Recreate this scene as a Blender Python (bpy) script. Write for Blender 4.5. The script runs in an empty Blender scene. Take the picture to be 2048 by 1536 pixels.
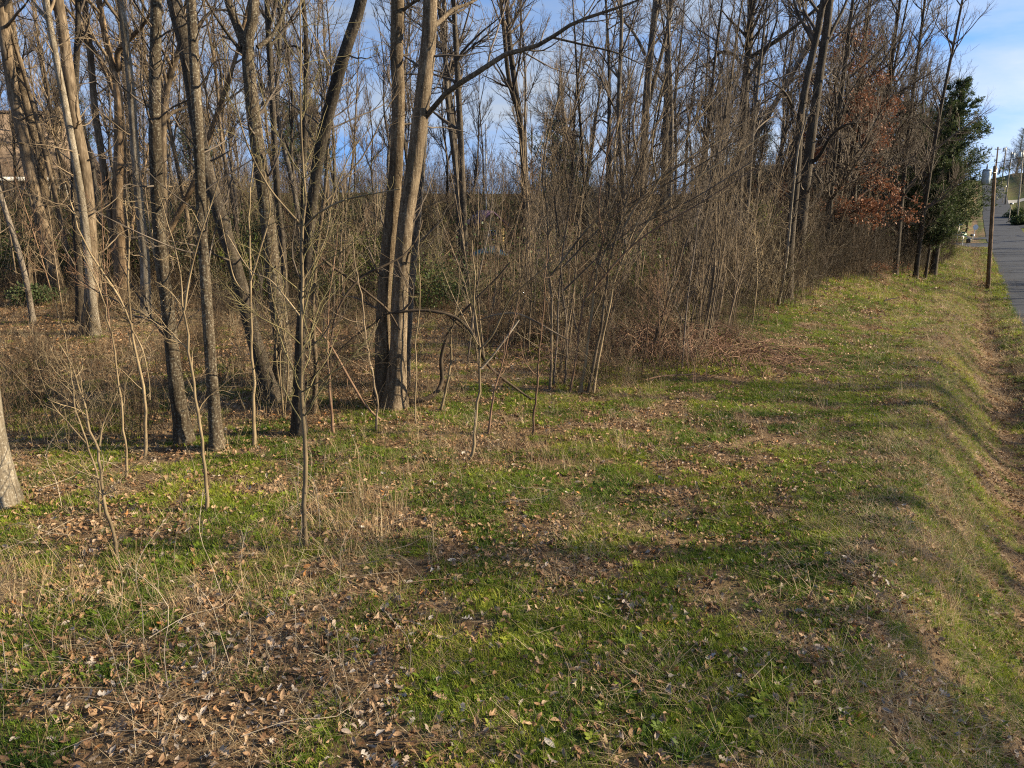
import bpy, math, random
import numpy as np

# ------------------------------------------------------------------ camera, sky, sun, exposure
scn = bpy.context.scene
COL = scn.collection
R = math.radians
CAM_H = 3.8
PITCH = R(14.5)
FPX = 1420.0                      # focal length in photograph pixels (2048 wide)
SUN_AZ, SUN_EL = 90.0, 24.0       # azimuth clockwise from the viewing direction (+Y)

cam_data = bpy.data.cameras.new('camera')
cam_data.sensor_width = 36.0
cam_data.lens = FPX / 2048 * 36
cam_data.clip_start = 0.1
cam_data.clip_end = 3000
cam = bpy.data.objects.new('camera', cam_data)
cam.location = (0, 0, CAM_H)
cam.rotation_euler = (R(90) - PITCH, 0, 0)
COL.objects.link(cam)
scn.camera = cam

world = bpy.data.worlds.new('World')
scn.world = world
world.use_nodes = True
wn, wl = world.node_tree.nodes, world.node_tree.links
wn.clear()


def wnode(t, **kw):
    n = wn.new(t)
    for k, v in kw.items():
        setattr(n, k, v)
    return n


w_out = wnode('ShaderNodeOutputWorld')
w_bg = wnode('ShaderNodeBackground')
w_bg.inputs[1].default_value = 0.045
w_tc = wnode('ShaderNodeTexCoord')
w_sky = wnode('ShaderNodeTexSky', sky_type='NISHITA')
w_sky.sun_disc = False
w_sky.sun_elevation = R(SUN_EL)
w_sky.sun_rotation = R(SUN_AZ)
w_sky.altitude = 200
w_sky.air_density = 1.0
w_sky.dust_density = 0.5
w_sky.ozone_density = 2.5
w_add = wnode('ShaderNodeVectorMath', operation='ADD')
w_add.inputs[1].default_value = (0, 0, 0.34)
w_nrm = wnode('ShaderNodeVectorMath', operation='NORMALIZE')
wl.new(w_tc.outputs['Generated'], w_add.inputs[0])
wl.new(w_add.outputs[0], w_nrm.inputs[0])
wl.new(w_nrm.outputs[0], w_sky.inputs[0])
# thin streaky clouds, a procedural noise over the direction
w_map = wnode('ShaderNodeMapping')
w_map.inputs['Scale'].default_value = (2.2, 2.2, 9.0)
w_map.inputs['Rotation'].default_value = (0.12, 0.10, 0.3)
w_noise = wnode('ShaderNodeTexNoise')
w_noise.inputs['Scale'].default_value = 1.7
w_noise.inputs['Detail'].default_value = 7
w_noise.inputs['Roughness'].default_value = 0.55
w_noise.inputs['Distortion'].default_value = 0.35
w_ramp = wnode('ShaderNodeValToRGB')
w_ramp.color_ramp.elements[0].position = 0.30
w_ramp.color_ramp.elements[0].color = (0.03, 0.03, 0.03, 1)
w_ramp.color_ramp.elements[1].position = 0.66
w_ramp.color_ramp.elements[1].color = (0.85, 0.85, 0.85, 1)
w_bw = wnode('ShaderNodeRGBToBW')
w_cl = wnode('ShaderNodeMixRGB', blend_type='MULTIPLY')
w_cl.inputs[0].default_value = 1.0
w_cl.inputs[2].default_value = (2.65, 2.95, 3.3, 1)
w_blue = wnode('ShaderNodeMixRGB', blend_type='MULTIPLY')
w_blue.inputs[0].default_value = 1.0
w_blue.inputs[2].default_value = (1.45, 1.9, 2.3, 1)
w_mix = wnode('ShaderNodeMixRGB')
wl.new(w_tc.outputs['Generated'], w_map.inputs[0])
wl.new(w_map.outputs[0], w_noise.inputs['Vector'])
wl.new(w_noise.outputs[0], w_ramp.inputs[0])
wl.new(w_sky.outputs[0], w_bw.inputs[0])
wl.new(w_bw.outputs[0], w_cl.inputs[1])
wl.new(w_sky.outputs[0], w_blue.inputs[1])
wl.new(w_ramp.outputs[0], w_mix.inputs[0])
wl.new(w_blue.outputs[0], w_mix.inputs[1])
wl.new(w_cl.outputs[0], w_mix.inputs[2])
wl.new(w_mix.outputs[0], w_bg.inputs[0])
wl.new(w_bg.outputs[0], w_out.inputs[0])

sun_data = bpy.data.lights.new('sun', 'SUN')
sun_data.energy = 5.0
sun_data.angle = R(0.5)
sun_data.color = (1.0, 0.82, 0.55)
sun = bpy.data.objects.new('sun', sun_data)
COL.objects.link(sun)
sun.rotation_euler = (R(90 - SUN_EL), 0, R(180 - SUN_AZ))
sun.location = (60, 0, 40)

scn.view_settings.view_transform = 'Standard'
scn.view_settings.look = 'None'
scn.view_settings.gamma = 1.0
scn.view_settings.exposure = 1.55
scn.view_settings.use_curve_mapping = False
scn.render.engine = 'CYCLES'
scn.cycles.max_bounces = 5
scn.cycles.diffuse_bounces = 3
scn.cycles.use_denoising = False
scn.cycles.pixel_filter_type = 'BLACKMAN_HARRIS'
scn.cycles.filter_width = 1.15
scn.cycles.sample_clamp_indirect = 4

rng = np.random.default_rng(7)
CP, SP = math.cos(PITCH), math.sin(PITCH)


# ------------------------------------------------------------------ helpers: pixels, noise, terrain
def ray(px, py):
    dx = (px - 1024) / FPX
    dy = (768 - py) / FPX
    return np.array([dx, CP + dy * SP, -SP + dy * CP])


def project(x, y, z):
    """world -> photograph pixels, used only for planning densities and placing things"""
    zz = z - CAM_H
    d = y * CP - zz * SP
    u = y * SP + zz * CP
    d = np.where(d < 0.05, 0.05, d)
    return 1024 + FPX * x / d, 768 - FPX * u / d, d


def vnoise(x, y, scale, seed=0):
    x = np.asarray(x, float) / scale + 1000.0 + seed * 17.3
    y = np.asarray(y, float) / scale + 1000.0 + seed * 31.7
    xi, yi = np.floor(x).astype(np.int64), np.floor(y).astype(np.int64)
    fx, fy = x - xi, y - yi
    fx, fy = fx * fx * (3 - 2 * fx), fy * fy * (3 - 2 * fy)

    def h(a, b):
        n = (a * 374761393 + b * 668265263 + seed * 974634777) & 0x7FFFFFFF
        n = ((n ^ (n >> 13)) * 1274126177) & 0x7FFFFFFF
        return ((n ^ (n >> 16)) & 0xFFFF) / 65535.0
    return (h(xi, yi) * (1 - fx) + h(xi + 1, yi) * fx) * (1 - fy) + (h(xi, yi + 1) * (1 - fx) + h(xi + 1, yi + 1) * fx) * fy


def fbm(x, y, scale, seed=0):
    return (vnoise(x, y, scale, seed) + 0.5 * vnoise(x, y, scale / 2.1, seed + 5) + 0.25 * vnoise(x, y, scale / 4.3, seed + 9)) / 1.75


UX, UY = 0.528, 0.8493             # along the road; the road's left edge is the line s = 2.95


def to_sv(x, y):
    return UY * x - UX * y - 0.22, UX * x + UY * y


def from_sv(s, v):
    s = s + 0.22
    return UY * s + UX * v, -UX * s + UY * v


PV = [-60, 0, 30, 53, 65, 100, 142, 186, 208, 245, 286, 340, 500, 900]
PZ = [-0.5, -0.75, -1.7, -2.75, -2.6, -2.45, -1.6, 0.4, 2.6, 6.2, 9.2, 11.5, 14, 22]


def smooth(a, b, t):
    t = np.clip((t - a) / (b - a), 0, 1)
    return t * t * (3 - 2 * t)


def road_z(v):
    v = np.asarray(v, float)
    return (np.interp(v - 5, PV, PZ) + np.interp(v, PV, PZ) + np.interp(v + 5, PV, PZ)) / 3


def zfun(x, y, rough=True):
    x = np.asarray(x, float); y = np.asarray(y, float)
    s, v = to_sv(x, y)
    P = road_z(v)
    b = np.interp(v, [0, 22, 34, 50, 64, 100], [0.95, 0.95, 0.85, 0.6, 0.42, 0.3])
    crest = -0.5 + 0.18 * (vnoise(v, 0 * v, 4.0, 3) - 0.5)
    ditch = -(0.38 - 0.26 * smooth(38, 58, v)) * np.exp(-((s - 1.55) / 0.75) ** 2)
    lawn = P + b
    # forest side, far from the road
    G = 0.045 * np.maximum(0, y - 26) + 0.035 * np.maximum(0, -x - 9) * smooth(10, 40, y)
    G = G - 0.01 * np.maximum(0, x)
    G = np.minimum(G, 5)
    farw = smooth(0, 9, crest - s)
    left = lawn * (1 - farw) + (G + 0.03) * farw
    left = left + 0.06 * np.exp(-((s - crest) / 0.8) ** 2)
    bank = smooth(1.7, 0.0, s - crest)          # 1 on the lawn, 0 at the bank's foot
    shoulder = P - 0.03
    z = np.where(s < crest, left, shoulder + (left - shoulder) * bank) + ditch
    # beyond the road
    beyond = smooth(8.8, 15, s) * np.interp(v, [0, 60, 120, 400], [0.5, 0.3, 0.9, 3.0])
    z = z + beyond
    # the side road joins level with the main road
    side = smooth(108, 113, v) * smooth(128, 122, v) * smooth(-60, -40, s) * (s < 3)
    z = z * (1 - side) + (P - 0.03) * side
    if rough:
        onroad = smooth(2.6, 2.95, s) * smooth(8.65, 8.3, s)
        k = (1 - onroad) * (1 - side)
        z = z + k * (0.10 * (fbm(x, y, 2.6, 11) - 0.5) + (0.05 + .09 * np.exp(-((s - .5) / 1.6) ** 2)) * (fbm(x, y, 0.6, 12) - 0.5))
    return z


def hit(px, py):
    """the ground point seen at a pixel of the photograph"""
    r = ray(px, py)
    t = CAM_H / max(1e-3, -r[2]) if r[2] < -0.02 else 60
    for _ in range(60):
        p = r * t
        g = float(zfun(p[0], p[1]))
        t += 0.6 * (CAM_H - g + p[2]) / max(0.05, -r[2])
        t = min(max(t, 2), 400)
    p = r * t
    return np.array([p[0], p[1], float(zfun(p[0], p[1]))]), t


# ------------------------------------------------------------------ materials
def nodes_of(name):
    m = bpy.data.materials.new(name)
    m.use_nodes = True
    nt = m.node_tree
    return m, nt.nodes, nt.links, nt.nodes['Principled BSDF']


def ramp(n, stops):
    r = n.new('ShaderNodeValToRGB')
    e = r.color_ramp.elements
    while len(e) < len(stops):
        e.new(0.5)
    for el, (p, c) in zip(e, stops):
        el.position = p
        el.color = (*c, 1)
    return r


def bark(name, dark, mid, light, speck=None, scale=1.0, bump=0.9, moss=0.0):
    m, n, l, bsdf = nodes_of(name)
    k0 = {'bark_lichen': .72, 'bark_brown': .8, 'bark_dark': .85}.get(name, 1.0)
    if 'pole' not in name:
        dark, mid, light = (tuple(c * f for c in q) for q, f in ((dark, .5 * k0), (mid, .62 * k0), (light, .78 * k0)))
        speck = tuple(c * .8 for c in speck) if speck else None
    tc = n.new('ShaderNodeTexCoord')
    mp = n.new('ShaderNodeMapping')
    mp.inputs['Scale'].default_value = (9 * scale, 9 * scale, 1.6 * scale)
    l.new(tc.outputs['Object'], mp.inputs[0])
    n1 = n.new('ShaderNodeTexNoise'); n1.inputs['Scale'].default_value = 2.2; n1.inputs['Detail'].default_value = 6
    n1.inputs['Roughness'].default_value = 0.65
    l.new(mp.outputs[0], n1.inputs['Vector'])
    r1 = ramp(n, [(0.3, dark), (0.5, mid), (0.72, light)])
    l.new(n1.outputs[0], r1.inputs[0])
    col = r1.outputs[0]
    if speck:
        n2 = n.new('ShaderNodeTexNoise'); n2.inputs['Scale'].default_value = 34 * scale; n2.inputs['Detail'].default_value = 5; n2.inputs['Roughness'].default_value = 0.7
        l.new(tc.outputs['Object'], n2.inputs['Vector'])
        r2 = ramp(n, [(0.52, (0, 0, 0)), (0.70, (0.85, 0.85, 0.85))])
        l.new(n2.outputs[0], r2.inputs[0])
        mx = n.new('ShaderNodeMixRGB'); mx.inputs[2].default_value = (*speck, 1)
        l.new(r2.outputs[0], mx.inputs[0]); l.new(col, mx.inputs[1])
        col = mx.outputs[0]
    # large blotches
    n3 = n.new('ShaderNodeTexNoise'); n3.inputs['Scale'].default_value = 1.7; n3.inputs['Detail'].default_value = 3
    l.new(tc.outputs['Object'], n3.inputs['Vector'])
    r3 = ramp(n, [(0.35, (0.62, 0.60, 0.56)), (0.65, (1.15, 1.13, 1.1))])
    l.new(n3.outputs[0], r3.inputs[0])
    mu = n.new('ShaderNodeMixRGB'); mu.blend_type = 'MULTIPLY'; mu.inputs[0].default_value = 1
    l.new(col, mu.inputs[1]); l.new(r3.outputs[0], mu.inputs[2])
    col = mu.outputs[0]
    # each tree its own tone
    oi = n.new('ShaderNodeObjectInfo')
    hv = n.new('ShaderNodeHueSaturation')
    ma = n.new('ShaderNodeMapRange'); ma.inputs[3].default_value = 0.72; ma.inputs[4].default_value = 1.3
    l.new(oi.outputs['Random'], ma.inputs[0]); l.new(ma.outputs[0], hv.inputs['Value'])
    l.new(col, hv.inputs['Color'])
    col = hv.outputs[0]
    l.new(col, bsdf.inputs['Base Color'])
    bsdf.inputs['Roughness'].default_value = 0.9
    bsdf.inputs['Specular IOR Level'].default_value = 0.2
    if bump:
        b = n.new('ShaderNodeBump'); b.inputs['Strength'].default_value = bump; b.inputs['Distance'].default_value = 0.02
        l.new(n1.outputs[0], b.inputs['Height']); l.new(b.outputs[0], bsdf.inputs['Normal'])
    return m


def twig_mat(name, a, b, rough=0.85):
    """fine wood: colour varies from tree to tree and along the twigs"""
    m, n, l, bsdf = nodes_of(name)
    tc = n.new('ShaderNodeTexCoord')
    n1 = n.new('ShaderNodeTexNoise'); n1.inputs['Scale'].default_value = 3.1; n1.inputs['Detail'].default_value = 4
    l.new(tc.outputs['Object'], n1.inputs['Vector'])
    r1 = ramp(n, [(0.35, a), (0.65, b)])
    l.new(n1.outputs[0], r1.inputs[0])
    oi = n.new('ShaderNodeObjectInfo')
    ma = n.new('ShaderNodeMapRange'); ma.inputs[3].default_value = 0.7; ma.inputs[4].default_value = 1.35
    l.new(oi.outputs['Random'], ma.inputs[0])
    hv = n.new('ShaderNodeHueSaturation')
    l.new(ma.outputs[0], hv.inputs['Value']); l.new(r1.outputs[0], hv.inputs['Color'])
    l.new(hv.outputs[0], bsdf.inputs['Base Color'])
    bsdf.inputs['Roughness'].default_value = rough
    bsdf.inputs['Specular IOR Level'].default_value = 0.25
    return m


def tint_mat(name, stops, trans=0.25, rough=0.7, spec=0.25, noise=0.0):
    """scattered pieces: colour from each instance's own 'tint'"""
    m, n, l, bsdf = nodes_of(name)
    at = n.new('ShaderNodeAttribute'); at.attribute_type = 'INSTANCER'; at.attribute_name = 'tint'
    r1 = ramp(n, stops)
    l.new(at.outputs['Fac'], r1.inputs[0])
    col = r1.outputs[0]
    if noise:
        tc = n.new('ShaderNodeTexCoord')
        n1 = n.new('ShaderNodeTexNoise'); n1.inputs['Scale'].default_value = noise
        l.new(tc.outputs['Object'], n1.inputs['Vector'])
        r2 = ramp(n, [(0.3, (0.65, 0.62, 0.6)), (0.7, (1.2, 1.2, 1.2))])
        l.new(n1.outputs[0], r2.inputs[0])
        mu = n.new('ShaderNodeMixRGB'); mu.blend_type = 'MULTIPLY'; mu.inputs[0].default_value = 1
        l.new(col, mu.inputs[1]); l.new(r2.outputs[0], mu.inputs[2])
        col = mu.outputs[0]
    l.new(col, bsdf.inputs['Base Color'])
    bsdf.inputs['Roughness'].default_value = rough
    bsdf.inputs['Specular IOR Level'].default_value = spec
    if trans:
        out = n['Material Output']
        tr = n.new('ShaderNodeBsdfTranslucent')
        l.new(col, tr.inputs[0])
        mx = n.new('ShaderNodeMixShader'); mx.inputs[0].default_value = trans
        l.new(bsdf.outputs[0], mx.inputs[1]); l.new(tr.outputs[0], mx.inputs[2])
        l.new(mx.outputs[0], out.inputs[0])
    return m


def plain(name, col, rough=0.6, metal=0.0, noise=6.0, var=0.25):
    m, n, l, bsdf = nodes_of(name)
    tc = n.new('ShaderNodeTexCoord')
    n1 = n.new('ShaderNodeTexNoise'); n1.inputs['Scale'].default_value = noise; n1.inputs['Detail'].default_value = 5
    l.new(tc.outputs['Object'], n1.inputs['Vector'])
    r1 = ramp(n, [(0.3, tuple(c * (1 - var) for c in col)), (0.7, tuple(min(1, c * (1 + var)) for c in col))])
    l.new(n1.outputs[0], r1.inputs[0]); l.new(r1.outputs[0], bsdf.inputs['Base Color'])
    bsdf.inputs['Roughness'].default_value = rough
    bsdf.inputs['Metallic'].default_value = metal
    return m


M = {}
M['bark_lichen'] = bark('bark_lichen', (0.055, 0.042, 0.03), (0.11, 0.085, 0.06), (0.19, 0.155, 0.11), speck=(0.36, 0.35, 0.29))
M['bark_tan'] = bark('bark_tan', (0.12, 0.09, 0.062), (0.20, 0.155, 0.11), (0.31, 0.255, 0.19), speck=None, bump=0.3)
M['bark_pale'] = bark('bark_pale', (0.14, 0.12, 0.09), (0.24, 0.205, 0.16), (0.37, 0.34, 0.28), speck=(0.50, 0.49, 0.45), bump=0.25)
M['bark_brown'] = bark('bark_brown', (0.085, 0.06, 0.04), (0.16, 0.12, 0.08), (0.26, 0.205, 0.145), speck=(0.33, 0.29, 0.22), bump=0.6)
M['bark_orange'] = bark('bark_orange', (0.10, 0.066, 0.04), (0.19, 0.135, 0.085), (0.31, 0.235, 0.16), speck=None, bump=0.6)
M['bark_mid'] = bark('bark_mid', (0.09, 0.066, 0.045), (0.17, 0.13, 0.09), (0.29, 0.235, 0.17), speck=(0.36, 0.32, 0.25))
M['bark_dark'] = bark('bark_dark', (0.035, 0.028, 0.022), (0.075, 0.06, 0.047), (0.13, 0.105, 0.08), speck=(0.22, 0.21, 0.18))
M['bark_grey'] = bark('bark_grey', (0.075, 0.065, 0.055), (0.15, 0.13, 0.11), (0.26, 0.23, 0.20), speck=(0.32, 0.30, 0.27))
M['sapling'] = twig_mat('sapling_bark', (0.11, 0.083, 0.05), (0.25, 0.195, 0.12))
M['sapling_green'] = twig_mat('green_twig_bark', (0.065, 0.058, 0.028), (0.14, 0.12, 0.06))
M['twig_grey'] = twig_mat('grey_twig_bark', (0.052, 0.042, 0.034), (0.13, 0.107, 0.087))
M['twig_tan'] = twig_mat('tan_twig_bark', (0.08, 0.06, 0.04), (0.20, 0.155, 0.105))
M['twig_brown'] = twig_mat('red_brown_stem', (0.085, 0.05, 0.032), (0.18, 0.118, 0.078))
M['twig_dark'] = twig_mat('dark_twig_bark', (0.045, 0.036, 0.030), (0.11, 0.09, 0.072))
M['bramble'] = twig_mat('bramble_cane', (0.13, 0.07, 0.045), (0.30, 0.19, 0.13))
M['vine'] = twig_mat('dark_vine_bark', (0.022, 0.016, 0.011), (0.062, 0.046, 0.032))
M['dead_wood'] = twig_mat('dead_pale_wood', (0.17, 0.14, 0.105), (0.36, 0.31, 0.245))

LEAF_STOPS = [(0.0, (0.075, 0.038, 0.018)), (0.2, (0.17, 0.095, 0.05)), (0.42, (0.27, 0.165, 0.092)),
              (0.62, (0.32, 0.22, 0.138)), (0.8, (0.37, 0.28, 0.2)), (0.93, (0.33, 0.31, 0.30)), (1.0, (0.36, 0.17, 0.06))]
M['leaf'] = tint_mat('dead_leaf', LEAF_STOPS, trans=0.15, rough=0.65, noise=22)
M['grass'] = tint_mat('green_grass', [(0.0, (0.04, 0.085, 0.012)), (0.4, (0.13, 0.195, 0.018)), (0.75, (0.26, 0.30, 0.03)), (1.0, (0.42, 0.38, 0.07))], trans=0.35, rough=0.55)
M['straw'] = tint_mat('dry_grass', [(0.0, (0.20, 0.135, 0.07)), (0.5, (0.36, 0.265, 0.15)), (1.0, (0.50, 0.41, 0.27))], trans=0.25, rough=0.7)
M['brush'] = tint_mat('brush_stems', [(0.0, (0.02, 0.014, 0.009)), (0.35, (0.042, 0.031, 0.018)), (0.6, (0.08, 0.052, 0.032)), (0.8, (0.14, 0.105, 0.063)), (1.0, (0.30, 0.25, 0.17))], trans=0)
M['evergreen'] = tint_mat('evergreen_leaves', [(0.0, (0.018, 0.035, 0.012)), (0.5, (0.045, 0.075, 0.02)), (1.0, (0.13, 0.16, 0.03))], trans=0.25, rough=0.5)


def leafy(name, a, b, trans=0.25):
    m, n, l, bsdf = nodes_of(name)
    tc = n.new('ShaderNodeTexCoord')
    n1 = n.new('ShaderNodeTexNoise'); n1.inputs['Scale'].default_value = 2.3; n1.inputs['Detail'].default_value = 6
    n1.inputs['Roughness'].default_value = 0.75
    l.new(tc.outputs['Object'], n1.inputs['Vector'])
    r1 = ramp(n, [(0.32, a), (0.68, b)])
    l.new(n1.outputs[0], r1.inputs[0]); l.new(r1.outputs[0], bsdf.inputs['Base Color'])
    bsdf.inputs['Roughness'].default_value = 0.65
    bsdf.inputs['Specular IOR Level'].default_value = 0.2
    tr = n.new('ShaderNodeBsdfTranslucent'); l.new(r1.outputs[0], tr.inputs[0])
    mx = n.new('ShaderNodeMixShader'); mx.inputs[0].default_value = trans
    l.new(bsdf.outputs[0], mx.inputs[1]); l.new(tr.outputs[0], mx.inputs[2])
    l.new(mx.outputs[0], n['Material Output'].inputs[0])
    return m


M['cedar'] = leafy('cedar_foliage', (0.024, 0.042, 0.016), (0.085, 0.115, 0.045))
M['pine'] = leafy('pine_foliage', (0.02, 0.042, 0.016), (0.055, 0.095, 0.03))
M['oak_leaf'] = leafy('clinging_oak_leaf', (0.11, 0.045, 0.026), (0.27, 0.125, 0.07), 0.2)
M['privet'] = leafy('privet_leaf', (0.05, 0.08, 0.015), (0.17, 0.19, 0.04), 0.35)

# ground: soil, leaf mould and thin grass, with the wear of its own patches
gm, n, l, bsdf = nodes_of('ground_soil')
tc = n.new('ShaderNodeTexCoord')
na = n.new('ShaderNodeTexNoise'); na.inputs['Scale'].default_value = 1.1; na.inputs['Detail'].default_value = 9; na.inputs['Roughness'].default_value = 0.7
nb = n.new('ShaderNodeTexNoise'); nb.inputs['Scale'].default_value = 28; nb.inputs['Detail'].default_value = 6; nb.inputs['Roughness'].default_value = 0.7
nc = n.new('ShaderNodeTexNoise'); nc.inputs['Scale'].default_value = 0.16; nc.inputs['Detail'].default_value = 5
for q in (na, nb, nc):
    l.new(tc.outputs['Object'], q.inputs['Vector'])
ra = ramp(n, [(0.3, (0.06, 0.04, 0.024)), (0.5, (0.13, 0.092, 0.056)), (0.7, (0.23, 0.17, 0.108))])
rb = ramp(n, [(0.32, (0.45, 0.42, 0.40)), (0.68, (1.5, 1.45, 1.4))])
l.new(na.outputs[0], ra.inputs[0]); l.new(nb.outputs[0], rb.inputs[0])
mu = n.new('ShaderNodeMixRGB'); mu.blend_type = 'MULTIPLY'; mu.inputs[0].default_value = 1
l.new(ra.outputs[0], mu.inputs[1]); l.new(rb.outputs[0], mu.inputs[2])
ga = n.new('ShaderNodeAttribute'); ga.attribute_name = 'green'
add = n.new('ShaderNodeMath'); add.operation = 'ADD'
sub = n.new('ShaderNodeMath'); sub.operation = 'SUBTRACT'; sub.inputs[1].default_value = 0.5
l.new(na.outputs[0], sub.inputs[0]); l.new(sub.outputs[0], add.inputs[0]); l.new(ga.outputs['Fac'], add.inputs[1])
gr = ramp(n, [(0.35, (0, 0, 0)), (0.75, (1, 1, 1))])
l.new(add.outputs[0], gr.inputs[0])
gcol = ramp(n, [(0.3, (0.035, 0.055, 0.012)), (0.55, (0.07, 0.09, 0.02)), (0.75, (0.16, 0.14, 0.05))])
l.new(nb.outputs[0], gcol.inputs[0])
mg = n.new('ShaderNodeMixRGB')
l.new(gr.outputs[0], mg.inputs[0]); l.new(mu.outputs[0], mg.inputs[1]); l.new(gcol.outputs[0], mg.inputs[2])
l.new(mg.outputs[0], bsdf.inputs['Base Color'])
bsdf.inputs['Roughness'].default_value = 0.95
bsdf.inputs['Specular IOR Level'].default_value = 0.1
bp = n.new('ShaderNodeBump'); bp.inputs['Strength'].default_value = 0.7; bp.inputs['Distance'].default_value = 0.04
l.new(nb.outputs[0], bp.inputs['Height']); l.new(bp.outputs[0], bsdf.inputs['Normal'])
M['ground'] = gm

gm, n, l, bsdf = nodes_of('asphalt')
tc = n.new('ShaderNodeTexCoord')
na = n.new('ShaderNodeTexNoise'); na.inputs['Scale'].default_value = 0.35; na.inputs['Detail'].default_value = 8
nb = n.new('ShaderNodeTexNoise'); nb.inputs['Scale'].default_value = 60; nb.inputs['Detail'].default_value = 3
l.new(tc.outputs['Object'], na.inputs['Vector']); l.new(tc.outputs['Object'], nb.inputs['Vector'])
ra = ramp(n, [(0.3, (0.020, 0.026, 0.040)), (0.7, (0.036, 0.044, 0.062))])
rb = ramp(n, [(0.3, (0.7, 0.7, 0.7)), (0.7, (1.3, 1.3, 1.3))])
l.new(na.outputs[0], ra.inputs[0]); l.new(nb.outputs[0], rb.inputs[0])
mu = n.new('ShaderNodeMixRGB'); mu.blend_type = 'MULTIPLY'; mu.inputs[0].default_value = 1
l.new(ra.outputs[0], mu.inputs[1]); l.new(rb.outputs[0], mu.inputs[2])
nd = n.new('ShaderNodeTexVoronoi'); nd.feature = 'DISTANCE_TO_EDGE'; nd.inputs['Scale'].default_value = .22
ne = n.new('ShaderNodeTexNoise'); ne.inputs['Scale'].default_value = .9; ne.inputs['Detail'].default_value = 5
vm = n.new('ShaderNodeVectorMath'); vm.operation = 'MULTIPLY_ADD'; vm.inputs[1].default_value = (1.6, 1.6, 1.6)
l.new(tc.outputs['Object'], ne.inputs['Vector']); l.new(ne.outputs[1], vm.inputs[0]); l.new(tc.outputs['Object'], vm.inputs[2]); l.new(vm.outputs[0], nd.inputs['Vector'])
rc = ramp(n, [(0.004, (0.35, 0.35, 0.35)), (0.012, (1, 1, 1))])
l.new(nd.outputs['Distance'], rc.inputs[0])
mc = n.new('ShaderNodeMixRGB'); mc.blend_type = 'MULTIPLY'; mc.inputs[0].default_value = 1
l.new(mu.outputs[0], mc.inputs[1]); l.new(rc.outputs[0], mc.inputs[2])
l.new(mc.outputs[0], bsdf.inputs['Base Color'])
bsdf.inputs['Roughness'].default_value = 0.9
bsdf.inputs['Specular IOR Level'].default_value = 0.15
M['asphalt'] = gm
M['concrete'] = plain('concrete', (0.36, 0.34, 0.30), 0.85)
M['pole_wood'] = bark('pole_wood', (0.07, 0.045, 0.03), (0.13, 0.09, 0.06), (0.20, 0.15, 0.105), bump=0.3)
M['pole_grey'] = bark('weathered_pole_wood', (0.22, 0.19, 0.15), (0.33, 0.30, 0.25), (0.44, 0.41, 0.36), bump=0.3)
M['metal_grey'] = plain('transformer_paint', (0.36, 0.43, 0.49), 0.4, 0.1, 4, 0.12)
M['metal_dark'] = plain('dark_metal', (0.05, 0.05, 0.05), 0.5, 0.6)
M['metal_galv'] = plain('galvanised_metal', (0.5, 0.52, 0.54), 0.45, 0.5, 9, 0.15)
M['porcelain'] = plain('insulator_glaze', (0.45, 0.46, 0.47), 0.3)
M['sign_green'] = plain('sign_green', (0.01, 0.16, 0.07), 0.4)
M['white_paint'] = plain('white_paint', (0.75, 0.75, 0.73), 0.5, 0, 3, 0.08)
M['grey_siding'] = plain('pale_siding', (0.46, 0.48, 0.50), 0.6, 0, 1.5, 0.1)
M['tan_wall'] = plain('greige_wall', (0.34, 0.32, 0.29), 0.8, 0, 1.5, 0.15)
M['shingle'] = plain('tan_shingle', (0.15, 0.11, 0.08), 0.9, 0, 5, 0.35)
M['shingle_dark'] = plain('dark_shingle', (0.09, 0.085, 0.085), 0.9, 0, 5, 0.35)
M['brown_trim'] = plain('brown_trim', (0.055, 0.035, 0.025), 0.6)
M['yellow_wall'] = plain('yellow_board', (0.68, 0.50, 0.21), 0.6, 0, 3, 0.1)
M['purple_roof'] = plain('purple_roofing', (0.13, 0.075, 0.14), 0.6, 0, 3, 0.15)
M['blue_tarp'] = plain('blue_sheet', (0.04, 0.12, 0.18), 0.4, 0, 3, 0.2)
M['red_plastic'] = plain('red_plastic', (0.45, 0.05, 0.04), 0.4)
M['cable'] = plain('cable_black', (0.03, 0.03, 0.03), 0.6)
m, n, l, bsdf = nodes_of('window_glass')
bsdf.inputs['Base Color'].default_value = (0.03, 0.04, 0.05, 1)
bsdf.inputs['Roughness'].default_value = 0.08
M['glass'] = m


# ------------------------------------------------------------------ mesh building
def mesh_from(name, verts, faces, mat, smooth_shade=True, mat_ids=None):
    """verts (N,3); faces: array (F,4) or (F,3), or a list of such arrays"""
    me = bpy.data.meshes.new(name)
    if isinstance(faces, np.ndarray):
        faces = [faces]
    faces = [f for f in faces if len(f)]
    nl = sum(f.size for f in faces)
    nf = sum(len(f) for f in faces)
    me.vertices.add(len(verts))
    me.vertices.foreach_set('co', np.asarray(verts, np.float32).ravel())
    me.loops.add(nl)
    me.loops.foreach_set('vertex_index', np.concatenate([f.ravel() for f in faces]).astype(np.int32))
    me.polygons.add(nf)
    tot = np.concatenate([np.full(len(f), f.shape[1]) for f in faces])
    start = np.concatenate([[0], np.cumsum(tot)[:-1]])
    me.polygons.foreach_set('loop_start', start.astype(np.int32))
    me.polygons.foreach_set('loop_total', tot.astype(np.int32))
    if smooth_shade:
        me.polygons.foreach_set('use_smooth', np.ones(nf, bool))
    me.update(calc_edges=True)
    for mm in (mat if isinstance(mat, (list, tuple)) else [mat]):
        me.materials.append(mm)
    return me


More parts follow.
